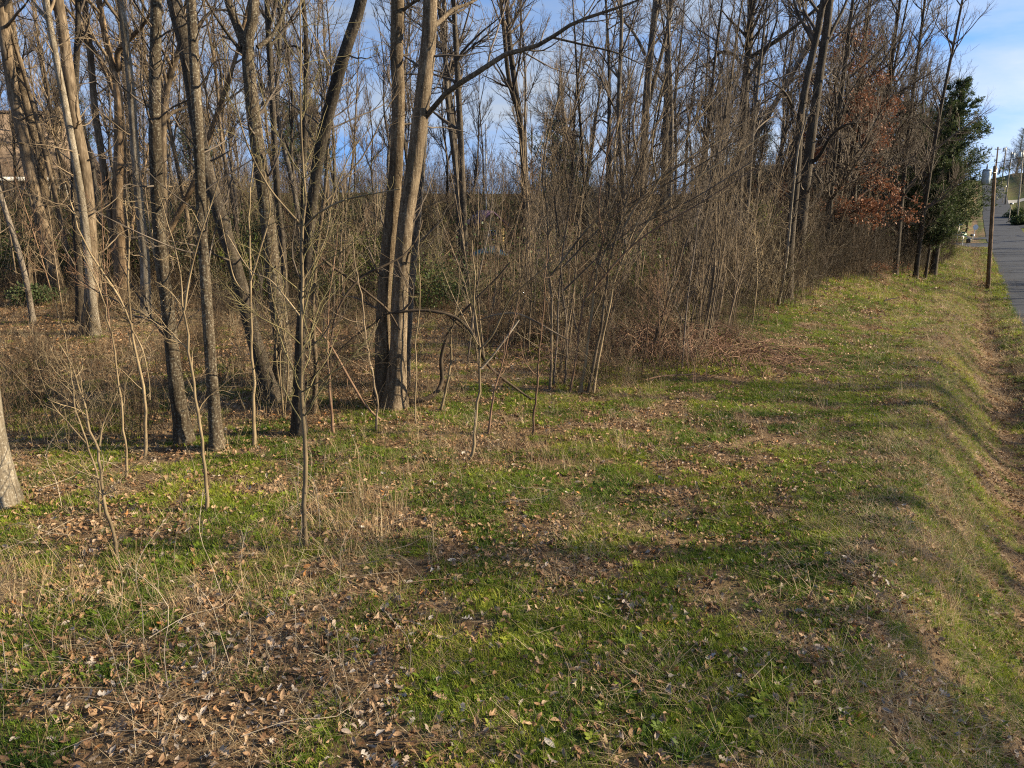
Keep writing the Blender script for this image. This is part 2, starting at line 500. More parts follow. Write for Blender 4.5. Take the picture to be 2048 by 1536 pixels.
def tubes(P, Rr, sides):
    """P (N,K,3), Rr (N,K) -> verts, quads"""
    N, K, _ = P.shape
    T = np.gradient(P, axis=1)
    T /= np.linalg.norm(T, axis=2, keepdims=True) + 1e-9
    mean = T.mean(axis=1)
    mean /= np.linalg.norm(mean, axis=1, keepdims=True) + 1e-9
    ref = np.where(np.abs(mean[:, 2:3]) > 0.7, np.array([[1.0, 0, 0]]), np.array([[0, 0, 1.0]]))
    ref = np.repeat(ref[:, None, :], K, axis=1)
    A = np.cross(T, ref); A /= np.linalg.norm(A, axis=2, keepdims=True) + 1e-9
    B = np.cross(T, A)
    ang = np.arange(sides) * 2 * np.pi / sides
    V = P[:, :, None, :] + Rr[:, :, None, None] * (A[:, :, None, :] * np.cos(ang)[None, None, :, None] + B[:, :, None, :] * np.sin(ang)[None, None, :, None])
    V = V.reshape(-1, 3)
    i = np.arange(N)[:, None, None] * (K * sides)
    k = np.arange(K - 1)[None, :, None] * sides
    j = np.arange(sides)[None, None, :]
    j2 = (j + 1) % sides
    a = i + k + j; b = i + k + j2; c = b + sides; d = a + sides
    F = np.stack([a, d, c, b], axis=-1).reshape(-1, 4)
    return V, F


def merge(parts):
    vs, fs, off = [], {}, 0
    for V, F in parts:
        vs.append(V)
        fs.setdefault(F.shape[1], []).append(F + off)
        off += len(V)
    return np.concatenate(vs), [np.concatenate(f) for f in fs.values()]


def catmull(pts, m):
    pts = np.asarray(pts, float)
    if len(pts) == 2:
        u = np.linspace(0, 1, m)[:, None]
        return pts[0] * (1 - u) + pts[1] * u
    P = np.vstack([2 * pts[0] - pts[1], pts, 2 * pts[-1] - pts[-2]])
    seg = np.linalg.norm(np.diff(pts, axis=0), axis=1)
    cum = np.concatenate([[0], np.cumsum(seg)])
    out = []
    for d in np.linspace(0, cum[-1], m):
        i = min(len(seg) - 1, int(np.searchsorted(cum, d, side='right') - 1))
        t = (d - cum[i]) / max(1e-6, seg[i])
        a, b, c, e = P[i], P[i + 1], P[i + 2], P[i + 3]
        out.append(0.5 * ((2 * b) + (-a + c) * t + (2 * a - 5 * b + 4 * c - e) * t * t + (-a + 3 * b - 3 * c + e) * t ** 3))
    return np.array(out)


def grow(rg, P, Rr, total, t0, t1, frac, ang, up, wob, K, rfrac, rtip, lmax=99, shape=0.7, flat=0.0, lmin=0.05, az=None):
    """children of a set of branches, all at once"""
    N, KP, _ = P.shape
    seg = np.linalg.norm(np.diff(P, axis=1), axis=2)
    L = seg.sum(axis=1)
    w = L / L.sum()
    p = rg.choice(N, size=total, p=w)
    t = t0 + (t1 - t0) * rg.random(total) ** 0.9
    x = t * (KP - 1)
    i = np.minimum(x.astype(int), KP - 2)
    f = (x - i)[:, None]
    pos = P[p, i] * (1 - f) + P[p, i + 1] * f
    tan = P[p, i + 1] - P[p, i]
    tan /= np.linalg.norm(tan, axis=1, keepdims=True) + 1e-9
    rp = Rr[p, i] * (1 - f[:, 0]) + Rr[p, i + 1] * f[:, 0]
    rnd = rg.normal(size=(total, 3))
    if flat:
        rnd[:, 2] *= (1 - flat)
    if az is not None:
        rnd += np.asarray(az)[None, :]
    perp = rnd - (rnd * tan).sum(1, keepdims=True) * tan
    perp /= np.linalg.norm(perp, axis=1, keepdims=True) + 1e-9
    a = np.radians(ang + rg.normal(size=total) * 11)[:, None]
    d = np.cos(a) * tan + np.sin(a) * perp
    ln = np.clip(frac * L[p] * (1.05 - shape * t) * rg.uniform(0.45, 1.35, total), lmin, lmax)
    step = (ln / (K - 1))[:, None]
    out = np.zeros((total, K, 3)); out[:, 0] = pos
    for k in range(1, K):
        d = d + np.array([0, 0, up / (K - 1)]) + wob * rg.normal(size=(total, 3)) / math.sqrt(K)
        d /= np.linalg.norm(d, axis=1, keepdims=True) + 1e-9
        out[:, k] = out[:, k - 1] + d * step
    r0 = np.minimum(rp * rfrac, ln * 0.022 + rtip)
    r0 = np.maximum(r0, rtip)
    u = np.linspace(0, 1, K)[None, :]
    rad = r0[:, None] * (1 - u) ** 0.8 + rtip * 0.7 * u
    return out, rad


def link(name, me, parent=None, **props):
    o = bpy.data.objects.new(name, me)
    COL.objects.link(o)
    if parent is not None:
        o.parent = parent
    for k, v in props.items():
        o[k] = v
    return o


def thing(name, label, cat, loc=(0, 0, 0), rotz=0.0, group=None):
    o = bpy.data.objects.new(name, None)
    o.empty_display_size = 0.2
    COL.objects.link(o)
    o.location = loc
    o.rotation_euler = (0, 0, rotz)
    o['label'] = label
    o['category'] = cat
    if group:
        o['group'] = group
    return o


def solid_trunk(P, Rr, sides, rg, flare=0.0, lump=0.06):
    """one trunk with uneven girth and a root flare"""
    K = len(P)
    V, F = tubes(P[None], Rr[None], sides)
    V = V.reshape(K, sides, 3)
    c = P[:, None, :]
    dirs = V - c
    ang = np.arange(sides) * 2 * np.pi / sides
    m = np.ones((K, sides))
    for q in range(2, 5):
        ph = rg.uniform(0, 6.28) + np.cumsum(rg.normal(0, 0.18, K))
        m += (lump / q * 1.6) * np.sin(q * ang[None, :] + ph[:, None])
    m += rg.normal(0, lump * 0.25, (K, sides))
    if flare:
        h = P[:, 2] - P[0, 2]
        fl = np.exp(-h / 0.28) + .12 * np.exp(-h / 0.8)
        root = 0.5 + 0.5 * np.sin(4 * ang + rg.uniform(0, 6) + .5 * np.sin(ang * 2))
        m += flare * fl[:, None] * (0.45 + 0.8 * root[None, :])
    V = c + dirs * m[:, :, None]
    V = V.reshape(-1, 3)
    cap = np.array([[(K - 1) * sides + j for j in range(sides)]])
    return V, F


# ------------------------------------------------------------------ the setting: ground and roads
def axis(pts):
    out = []
    for (a, b, st) in pts:
        out.append(np.arange(a, b, st))
    return np.concatenate(out + [[pts[-1][1]]])


sa = axis([(-700, -200, 50), (-200, -60, 8), (-60, -24, 1.2), (-24, -12, 0.5), (-12, 2.7, 0.14)])
sb = np.array([2.7, 2.8, 2.95, 3.2, 4.5, 6.0, 7.2, 8.05, 8.3, 8.6, 9.2, 10.2, 11.5, 13, 15, 18, 22, 27, 34, 45, 60, 80, 120, 200, 400, 700])
S = np.unique(np.concatenate([sa, sb]))
Vv = axis([(-60, -4, 4), (-4, 34, 0.16), (34, 70, 0.4), (70, 130, 1.5), (130, 300, 4), (300, 900, 30), (900, 1500, 100)])
gs, gv = np.meshgrid(S, Vv, indexing='ij')
gx, gy = from_sv(gs, gv)
gz = zfun(gx, gy)
inroad = (gs > 2.96) & (gs < 8.29)
gz = np.where(inroad, gz - 0.05, gz)


def green_at(x, y):
    s, v = to_sv(x, y)
    px, py, d = project(x, y, 0 * x)
    g = 0.555 + 0.075 * smooth(600, 1300, px) + 0.34 * (fbm(x, y, 1.9, 21) - 0.5) + 0.75 * (vnoise(x, y, 0.36, 23) - 0.5)
    g = g - 0.02 * smooth(1000, 1500, py) * smooth(900, 300, px)
    wear = np.exp(-((s + 2.6 + .5 * np.sin(v * .23)) / .45) ** 2) + np.exp(-((s + 4.5 + .5 * np.sin(v * .23)) / .45) ** 2)
    g = g - 0.24 * wear * smooth(.3, .6, vnoise(s * 2, v, 2.6, 29)) - 0.035
    g = g - 0.30 * smooth(960, 700, py) * smooth(1500, 1000, px) - 0.1 * smooth(800, 600, py)                 # towards and under the trees
    g = g + 0.18 * smooth(30, 60, v) * smooth(-4, 0, s)
    g = g - 0.38 * np.exp(-((s - 1.45) / 0.6) ** 2)     # leaves gather in the ditch
    g = g - 0.10 * np.exp(-((s + 0.2) / 0.7) ** 2)
    return np.clip(g, 0, 1)


verts = np.stack([gx.ravel(), gy.ravel(), gz.ravel()], axis=1)
ni, nj = gs.shape
ii, jj = np.meshgrid(np.arange(ni - 1), np.arange(nj - 1), indexing='ij')
a = (ii * nj + jj).ravel()
F = np.stack([a, a + nj, a + nj + 1, a + 1], axis=1)
me = mesh_from('ground', verts, F, M['ground'])
at = me.attributes.new('green', 'FLOAT', 'POINT')
gg = np.where((gs > -30), green_at(gx, gy), 0.45 + 0.3 * (fbm(gx, gy, 6, 2) - 0.5))
gg = np.where(gs > 8.4, 0.62 + 0.5 * (fbm(gx, gy, 7, 5) - 0.5), gg)
at.data.foreach_set('value', gg.astype(np.float32).ravel())
ground = link('ground', me, kind='structure', label='leaf strewn grassy ground sloping to a ditch beside the road')

rs = np.array([2.95, 3.2, 4.5, 6.0, 7.2, 8.05, 8.3])
rv = Vv[(Vv > -60) & (Vv < 420)]
a1, a2 = np.meshgrid(rs, rv, indexing='ij')
wig = 0.22 * (fbm(a2, a1 * 0, 1.6, 44) - 0.5) * ((a1 < 3) | (a1 > 8.2))
rx, ry = from_sv(a1 + wig, a2)
rz = road_z(a2) + 0.015 * (1 - ((a1 - 5.6) / 2.7) ** 2) * 3 + 0.004
ni, nj = a1.shape
ii, jj = np.meshgrid(np.arange(ni - 1), np.arange(nj - 1), indexing='ij')
a = (ii * nj + jj).ravel()
link('road', mesh_from('road', np.stack([rx.ravel(), ry.ravel(), rz.ravel()], 1), np.stack([a, a + nj, a + nj + 1, a + 1], 1), M['asphalt']),
     kind='structure', label='grey asphalt road running downhill then up a far rise')


def strip(name, label, s0, s1, v0, v1, mat, lift=0.05, ns=30, bend=0.0, flare=2.0):
    """a side road or drive leaving the main road; flares where it joins"""
    su = np.linspace(s0, s1, ns)
    tt = np.linspace(0, 1, 7)
    A, B = np.meshgrid(su, tt, indexing='ij')
    near = np.exp(-np.abs(A - s0) / 2.0) * flare
    w0 = v0 - near; w1 = v1 + near
    v = w0 + (w1 - w0) * B + bend * ((A - s0) / (s1 - s0)) ** 2
    x, y = from_sv(A, v)
    z = zfun(x, y, rough=False) + lift
    z = np.where(np.abs(A - s0) < 0.1, road_z(v) + 0.008, z)
    ni, nj = A.shape
    ii, jj = np.meshgrid(np.arange(ni - 1), np.arange(nj - 1), indexing='ij')
    a = (ii * nj + jj).ravel()
    return link(name, mesh_from(name, np.stack([x.ravel(), y.ravel(), z.ravel()], 1), np.stack([a, a + 1, a + nj + 1, a + nj], 1), mat), kind='structure', label=label)


strip('side_road', 'asphalt side road leaving the main road on the left', 3.05, -38, 114.6, 119.6, M['asphalt'], 0.035)
strip('driveway', 'narrow asphalt drive just beyond the side road', 3.05, -11, 131, 134, M['asphalt'], 0.05, flare=1.2)
strip('driveway', 'pale concrete drive on the far slope right of the road', 8.2, 60, 214, 219, M['concrete'], 0.06, flare=1.5)
strip('side_road', 'asphalt turning to the right past the sign', 8.2, 70, 158, 164, M['asphalt'], 0.06, flare=2)


# ------------------------------------------------------------------ scattered ground cover
def scatter(name, pts, rot, scale, idx, tint, variants, **props):
    vc = bpy.data.collections.new(name + '_kinds')
    for q, me in enumerate(variants):
        o = bpy.data.objects.new('kind_%02d_%s' % (q, name), me)
        vc.objects.link(o)
    me = bpy.data.meshes.new(name)
    me.vertices.add(len(pts))
    me.vertices.foreach_set('co', np.asarray(pts, np.float32).ravel())
    for nm, ty, arr, key in (('rot', 'FLOAT_VECTOR', rot, 'vector'), ('scl', 'FLOAT', scale, 'value'), ('idx', 'INT', idx, 'value'), ('tint', 'FLOAT', tint, 'value')):
        at = me.attributes.new(nm, ty, 'POINT')
        arr = np.asarray(arr, np.int32 if ty == 'INT' else np.float32)
        at.data.foreach_set(key, arr.ravel())
    o = link(name, me, **props)
    ng = bpy.data.node_groups.new(name + '_scatter', 'GeometryNodeTree')
    ng.interface.new_socket('Geometry', in_out='INPUT', socket_type='NodeSocketGeometry')
    ng.interface.new_socket('Geometry', in_out='OUTPUT', socket_type='NodeSocketGeometry')
    N, Lk = ng.nodes, ng.links
    gi, go = N.new('NodeGroupInput'), N.new('NodeGroupOutput')
    ci = N.new('GeometryNodeCollectionInfo')
    ci.inputs['Collection'].default_value = vc
    ci.inputs['Separate Children'].default_value = True
    ci.inputs['Reset Children'].default_value = True
    iop = N.new('GeometryNodeInstanceOnPoints')
    iop.inputs['Pick Instance'].default_value = True

    def attr(nm, ty):
        a = N.new('GeometryNodeInputNamedAttribute'); a.data_type = ty
        a.inputs['Name'].default_value = nm
        return a.outputs['Attribute']
    e2r = N.new('FunctionNodeEulerToRotation')
    Lk.new(attr('rot', 'FLOAT_VECTOR'), e2r.inputs[0])
    Lk.new(gi.outputs[0], iop.inputs['Points'])
    Lk.new(ci.outputs[0], iop.inputs['Instance'])
    Lk.new(attr('idx', 'INT'), iop.inputs['Instance Index'])
    Lk.new(e2r.outputs[0], iop.inputs['Rotation'])
    Lk.new(attr('scl', 'FLOAT'), iop.inputs['Scale'])
    Lk.new(iop.outputs[0], go.inputs[0])
    md = o.modifiers.new('scatter', 'NODES')
    md.node_group = ng
    return o


def oak_outline(rg):
    pts = [(0, 0)]
    n = 4
    for i in range(n):
        u = (i + 0.6) / (n + 0.3)
        w = 0.30 * math.sin(math.pi * (0.18 + 0.72 * u))
        pts.append((w * 0.32, u - 0.10)); pts.append((w * rg.uniform(0.85, 1.2), u + rg.uniform(-.02, .03)))
    pts.append((0.04, 0.97))
    right = pts
    return right


def leaf_mesh(rg, kind):
    """a curled dead leaf, two halves bent about the midrib"""
    if kind == 'oak':
        right = oak_outline(rg)
        rows = [(0.5 * (a[0]), a[1], a[0]) for a in right]
        u = [a[1] for a in right]; w = [a[0] for a in right]
    elif kind == 'maple':
        u = [0, .08, .2, .3, .42, .5, .62, .78, 1.0]; w = [0.01, .22, .40, .26, .50, .26, .24, .12, 0.0]
    else:
        u = [0, .12, .3, .5, .7, .88, 1.0]; w = [0.01, .13, .23, .25, .19, .07, 0.0]
    c1, c2, tw = rg.uniform(-1.2, 3.0), rg.uniform(-1.5, 5.5), rg.uniform(-1.6, 1.6)
    V, F = [], []
    for a, b in zip(u, w):
        zc = c1 * 0.35 * (a - 0.5) ** 2
        for sgn in (-1, 0, 1):
            x = sgn * b
            z = zc + c2 * 0.9 * x * x + tw * x * (a - .5) + rg.uniform(-.045, .045); x = x * rg.uniform(.8, 1.2)
            V.append((x * (1 - 0.15 * abs(c2) * abs(x)), a - 0.5, z + 0.03))
    for i in range(len(u) - 1):
        for k in range(2):
            F.append((i * 3 + k, i * 3 + k + 1, i * 3 + k + 4, i * 3 + k + 3))
    return mesh_from('leaf_shape', np.array(V), np.array(F), M['leaf'])


rl = np.random.default_rng(3)
leaf_kinds = [leaf_mesh(rl, k) for k in ['oak', 'oval', 'oak', 'oval', 'maple', 'oval', 'oak', 'oval', 'oval', 'maple']]


def blade_mesh(rg, nb, hmin, hmax, width, spread, mat, bend=0.5, clumpr=0.03, flat=0.0):
    V, F = [], []
    for _ in range(nb):
        h = rg.uniform(hmin, hmax)
        a = rg.uniform(0, 6.283)
        d = np.array([math.cos(a), math.sin(a)])
        b0 = rg.normal(0, clumpr, 2)
        lean = rg.uniform(0.1, 1.0) * spread
        w = width * rg.uniform(0.6, 1.3)
        pr = np.array([-d[1], d[0]]) * w / 2
        o = len(V)
        for q, t in enumerate((0, 0.4, 0.75, 1.0)):
            rr = h * (lean * t + bend * lean * t * t)
            zz = h * (t - 0.45 * bend * lean * t * t) * (1 - flat)
            c = b0 + d * rr
            ww = (1 - t) ** 0.6 if t < 1 else 0
            if q < 3:
                V.append((c[0] - pr[0] * ww, c[1] - pr[1] * ww, max(zz, 0.002))); V.append((c[0] + pr[0] * ww, c[1] + pr[1] * ww, max(zz, 0.002)))
            else:
                V.append((c[0], c[1], max(zz, 0.002)))
        F.append((o, o + 1, o + 3, o + 2)); F.append((o + 2, o + 3, o + 5, o + 4)); F.append((o + 4, o + 5, o + 6, o + 6))
    F = np.array(F)
    quads = F[F[:, 2] != F[:, 3]]
    tris = F[F[:, 2] == F[:, 3]][:, :3]
    return mesh_from('tuft_shape', np.array(V), [quads, tris], mat)


def weed_mesh(rg):
    """low rosette of broad leaves"""
    V, F = [], []
    for i in range(9):
        a = i * 2.4 + rg.uniform(-.3, .3); L = rg.uniform(.04, .085); w = L * 0.22
        d = np.array([math.cos(a), math.sin(a), 0]); p = np.array([-d[1], d[0], 0])
        o = len(V)
        up = rg.uniform(.3, 1.1)
        for t, ww in ((0, .2), (.4, 1), (.8, .8), (1, .1)):
            c = d * L * t + np.array([0, 0, L * up * t * (1 - 0.4 * t)])
            V += [tuple(c - p * w * ww), tuple(c + p * w * ww)]
        F += [(o, o + 1, o + 3, o + 2), (o + 2, o + 3, o + 5, o + 4), (o + 4, o + 5, o + 7, o + 6)]
    return mesh_from('weed_shape', np.array(V), np.array(F), M['grass'])


grass_kinds = [blade_mesh(rl, 16, .03, .085, .006, 0.8, M['grass'], clumpr=.045) for _ in range(4)] + [weed_mesh(rl) for _ in range(3)]
straw_kinds = [blade_mesh(rl, 9, .06, .20, .0035, 1.4, M['straw'], clumpr=.06, flat=0.45) for _ in range(3)] + \
              [blade_mesh(rl, 10, .15, .42, .004, 0.5, M['straw'], clumpr=.05) for _ in range(2)]


def wedge(rg, n, y0, y1, pad=1.5):
    """random ground points inside the field of view, uniform per square metre"""
    y = np.sqrt(rg.uniform(y0 * y0, y1 * y1, n))
    x = rg.uniform(-1, 1, n) * (y * 0.76 + pad)
    return x, y


def offroad(x, y, m=0.12):
    s, v = to_sv(x, y)
    side = (v > 113) & (v < 121) & (s < 3)
    return ((s < 2.95 - m) | (s > 8.3 + m)) & ~side


BANDS = [(2.2, 9, 1.0), (9, 16, 1.0), (16, 27, 1.25), (27, 48, 1.9), (48, 95, 3.2)]


def area(y0, y1):
    return 0.76 * (y1 * y1 - y0 * y0)


def cover(name, dens, accept, scl, kinds_w, tintf, kinds, tilt, seed, lift=0.0, bands=BANDS, **props):
    rg = np.random.default_rng(seed)
    X, Y, SC = [], [], []
    for (y0, y1, k), dn in zip(bands, dens):
        n = int(area(y0, y1) * dn)
        x, y = wedge(rg, n, y0, y1)
        keep = rg.random(n) < accept(x, y)
        keep &= offroad(x, y, -.1)
        x, y = x[keep], y[keep]
        X.append(x); Y.append(y)
        SC.append(scl(rg, len(x)) * k)
    x, y, sc = np.concatenate(X), np.concatenate(Y), np.concatenate(SC)
    z = zfun(x, y) + lift * sc
    n = len(x)
    rot = np.stack([rg.normal(0, tilt, n), rg.normal(0, tilt, n), rg.uniform(0, 6.283, n)], 1)
    idx = rg.choice(len(kinds), n, p=np.array(kinds_w) / sum(kinds_w))
    o = scatter(name, np.stack([x, y, z], 1), rot, sc, idx, tintf(rg, x, y), kinds, **props)
    return o, n


def acc_grass(x, y):
    g = green_at(x, y)
    return smooth(0.22, 0.68, g)


def acc_leaf(x, y):
    g = green_at(x, y)
    cl = fbm(x, y, 0.8, 51)
    return np.clip(0.55 + 0.62 * smooth(0.75, 0.25, g), 0, 1) * (0.45 + 0.9 * smooth(0.35, 0.65, cl))


def tint_leaf(rg, x, y):
    s, v = to_sv(x, y)
    px, py, d = project(x, y, 0 * x)
    t = rg.beta(2.4, 2.4, len(x)) * 0.9
    pale = rg.random(len(x)) < 0.16 * smooth(1000, 1400, py) + 0.03  # extra pale leaves close to the camera: sky reflection put into their colour
    t = np.where(pale, rg.uniform(0.82, 0.93, len(x)), t)
    orange = rg.random(len(x)) < 0.02
    t = np.where(orange, 1.0, t)
    red = np.exp(-((s - 1.5) / 0.6) ** 2) > rg.random(len(x)) * 1.2
    t = np.where(red, t * 0.62, t)
    return t


def tint_grass(rg, x, y):
    return np.clip(0.45 + 0.9 * (fbm(x, y, 1.7, 61) - 0.5) + rg.normal(0, .16, len(x)) + 0.25 * (vnoise(x, y, 0.5, 8) - .5), 0, 1)


nobj = []
o, c = cover('grass', (760, 580, 260, 100, 30), acc_grass, lambda rg, n: rg.uniform(.45, 1.05, n), [4, 4, 4, 4, .5, .5, .5], tint_grass, grass_kinds, 0.15, 31,
             kind='stuff', label='short patchy green grass and low weeds among dead leaves')
nobj.append(('grass', c))
o, c = cover('dead_leaves', (850, 620, 290, 90, 24), acc_leaf, lambda rg, n: .024 + .07 * rg.random(n) ** 2.2, [2, 3, 2, 3, 1, 3, 2, 3, 3, 1], tint_leaf, leaf_kinds, 0.55, 32, lift=0.30,
             kind='stuff', label='litter of curled brown and pale dead leaves over the ground')
nobj.append(('dead_leaves', c))


def acc_straw(x, y):
    s, v = to_sv(x, y)
    k = 0.30 + 0.9 * smooth(0.5, 0.75, fbm(x, y, 1.5, 71))
    k = k + 0.8 * np.exp(-((s + 0.1) / 0.8) ** 2)
    px, py, d = project(x, y, 0 * x)
    return np.clip(k * 0.8 * (1 - .45 * smooth(800, 1200, px) * (s < -1)), 0, 1)


o, c = cover('dry_grass', (260, 210, 110, 40, 14), acc_straw, lambda rg, n: rg.uniform(.6, 1.3, n), [5, 5, 5, .06, .03], lambda rg, x, y: rg.random(len(x)), straw_kinds, 0.15, 33,
             kind='stuff', label='flattened straw coloured dead grass blades through the turf')
nobj.append(('dry_grass', c))


def tall_straw(x, y):
    px, py, d = project(x, y, zfun(x, y))
    k = np.exp(-((px - 700) / 110) ** 2 - ((py - 1030) / 90) ** 2)
    k = k + 0.8 * np.exp(-((px - 250) / 330) ** 2 - ((py - 1190) / 60) ** 2)
    k = k + 0.6 * np.exp(-((px - 1060) / 150) ** 2 - ((py - 915) / 30) ** 2)
    k = k + 0.7 * np.exp(-((px - 1890) / 60) ** 2 - ((py - 1150) / 150) ** 2)
    k = k + 0.14 * smooth(940, 800, py) * (vnoise(x, y, 1.1, 5) > .5)
    return np.clip(k * (0.35 + vnoise(x, y, .5, 77)), 0, 1)


o, c = cover('tall_dry_grass', (110, 90, 40, 12, 3), tall_straw, lambda rg, n: rg.uniform(.6, 1.3, n), [1, 1, 1, 4, 4], lambda rg, x, y: rg.uniform(.1, .9, len(x)), straw_kinds, 0.25, 34,
             kind='stuff', label='taller tangled tufts of straw coloured dry grass')
nobj.append(('tall_dry_grass', c))

# the largest fallen leaves, nearest the camera, each a piece of the ground
rg = np.random.default_rng(91)
big_mats = []
for q, t in enumerate([(0.24, 0.14, 0.075), (0.33, 0.215, 0.125), (0.18, 0.10, 0.055), (0.34, 0.31, 0.28), (0.25, 0.145, 0.08), (0.34, 0.25, 0.17)]):
    big_mats.append(plain('fallen_leaf_tone', t, 0.65, 0, 25, 0.3))
big_meshes = []
for q in range(24):
    me = leaf_mesh(rg, ['oak', 'oak', 'maple', 'oval'][q % 4])
    me.name = 'leaf'
    me.materials.clear(); me.materials.append(big_mats[q % 6])
    big_meshes.append(me)
x, y = wedge(rg, 700, 3.6, 12, 0)
w = rg.random(700) < np.clip(1.25 - green_at(x, y), 0, 1) * np.clip(9 / y, 0, 1) * smooth(12.2, 8, y + 0.0)
px, py, d = project(x, y, zfun(x, y))
w &= offroad(x, y) & (px > 0) & (px < 2048) & (py < 1536)
for i in np.nonzero(w)[0][:290]:
    o = link('leaf', big_meshes[rg.integers(24)], ground)
    sc = rg.uniform(.06, .12)
    o.location = (x[i], y[i], float(zfun(x[i], y[i])) + 0.015 + 0.1 * sc)
    o.rotation_euler = (rg.normal(0, .3), rg.normal(0, .3), rg.uniform(0, 6.28))
    o.scale = (sc, sc, sc)


MARKS = [(60, 'the tan house wall'), (150, 'the smooth tan leaning tree'), (215, 'the white patched stem'), (275, 'the gnarled orange brown tree'), (350, 'the knotted lichened tree'), (460, 'the bowed lichened tree'),
         (580, 'the stout forked tree'), (700, 'the leaning dark trunk'), (860, 'the sunlit joined pair'), (960, 'the swelling forked sapling'), (1080, 'the yellow playhouse side'), (1220, 'the tan stem clump'),
         (1360, 'the bramble mound'), (1500, 'the crooked limbed dark trunk'), (1620, 'the two heavy dark trunks'), (1760, 'the rust leaved oak'), (3000, 'the roadside cedar')]


def mark(px):
    for lim, nm in MARKS:
        if px < lim:
            return nm



# ------------------------------------------------------------------ trees placed one by one
def on_plane(px, py, Y):
    r = ray(px, py)
    t = Y / r[1]
    return np.array([r[0] * t, Y, CAM_H + r[2] * t]), t


def px_path(pts, Y, dy=0.0):
    """photograph pixels on an upright plane at depth Y (leaning dy per metre of height) -> world"""
    out = []
    base, _ = on_plane(pts[0][0], pts[0][1], Y)
    for q in pts:
        p, t = on_plane(q[0], q[1], Y)
        yy = Y + dy * (p[2] - base[2])
        p, t = on_plane(q[0], q[1], yy)
        out.append((p, t))
    return np.array([a for a, _ in out]), np.array([b for _, b in out])


def crown_mesh(rg, P, Rr, n1, n2, n3, t0, t1, style, low=0):
    """limbs, branches and twigs above t0 of a trunk"""
    Pt, Rt = P[None], Rr[None]
    st = dict(a1=42, u1=0.55, f1=0.34, a2=38, u2=0.45, f2=0.5, a3=36, u3=0.4, f3=0.5, wob=0.28)
    st.update(style)
    b1 = grow(rg, Pt, Rt, n1, t0, t1, st['f1'], st['a1'], st['u1'], st['wob'], 8, 0.55, 0.006, shape=0.75, lmax=st.get('l1', 6))
    if low:
        bl = grow(rg, Pt, Rt, low, 0.10, t0, 0.10, 62, 0.3, 0.45, 8, 0.18, 0.004, shape=0.1, lmax=1.6)
        b1 = (np.concatenate([b1[0], bl[0]]), np.concatenate([b1[1], bl[1]]))
    b2 = grow(rg, *b1, n2, 0.15, 0.97, st['f2'], st['a2'], st['u2'], st['wob'] * 1.1, 6, 0.6, 0.0035, shape=0.55, lmax=2.6)
    parts = [tubes(*b1, 5), tubes(*b2, 3)]
    if n3:
        b3 = grow(rg, *b2, n3, 0.1, 1.0, st['f3'], st['a3'], st['u3'], st['wob'] * 1.1, 4, 0.7, st.get('rt', 0.0026), shape=0.5, lmax=1.1, lmin=0.12)
        parts.append(tubes(*b3, 3))
    return merge(parts), b1, b2


TREES = []


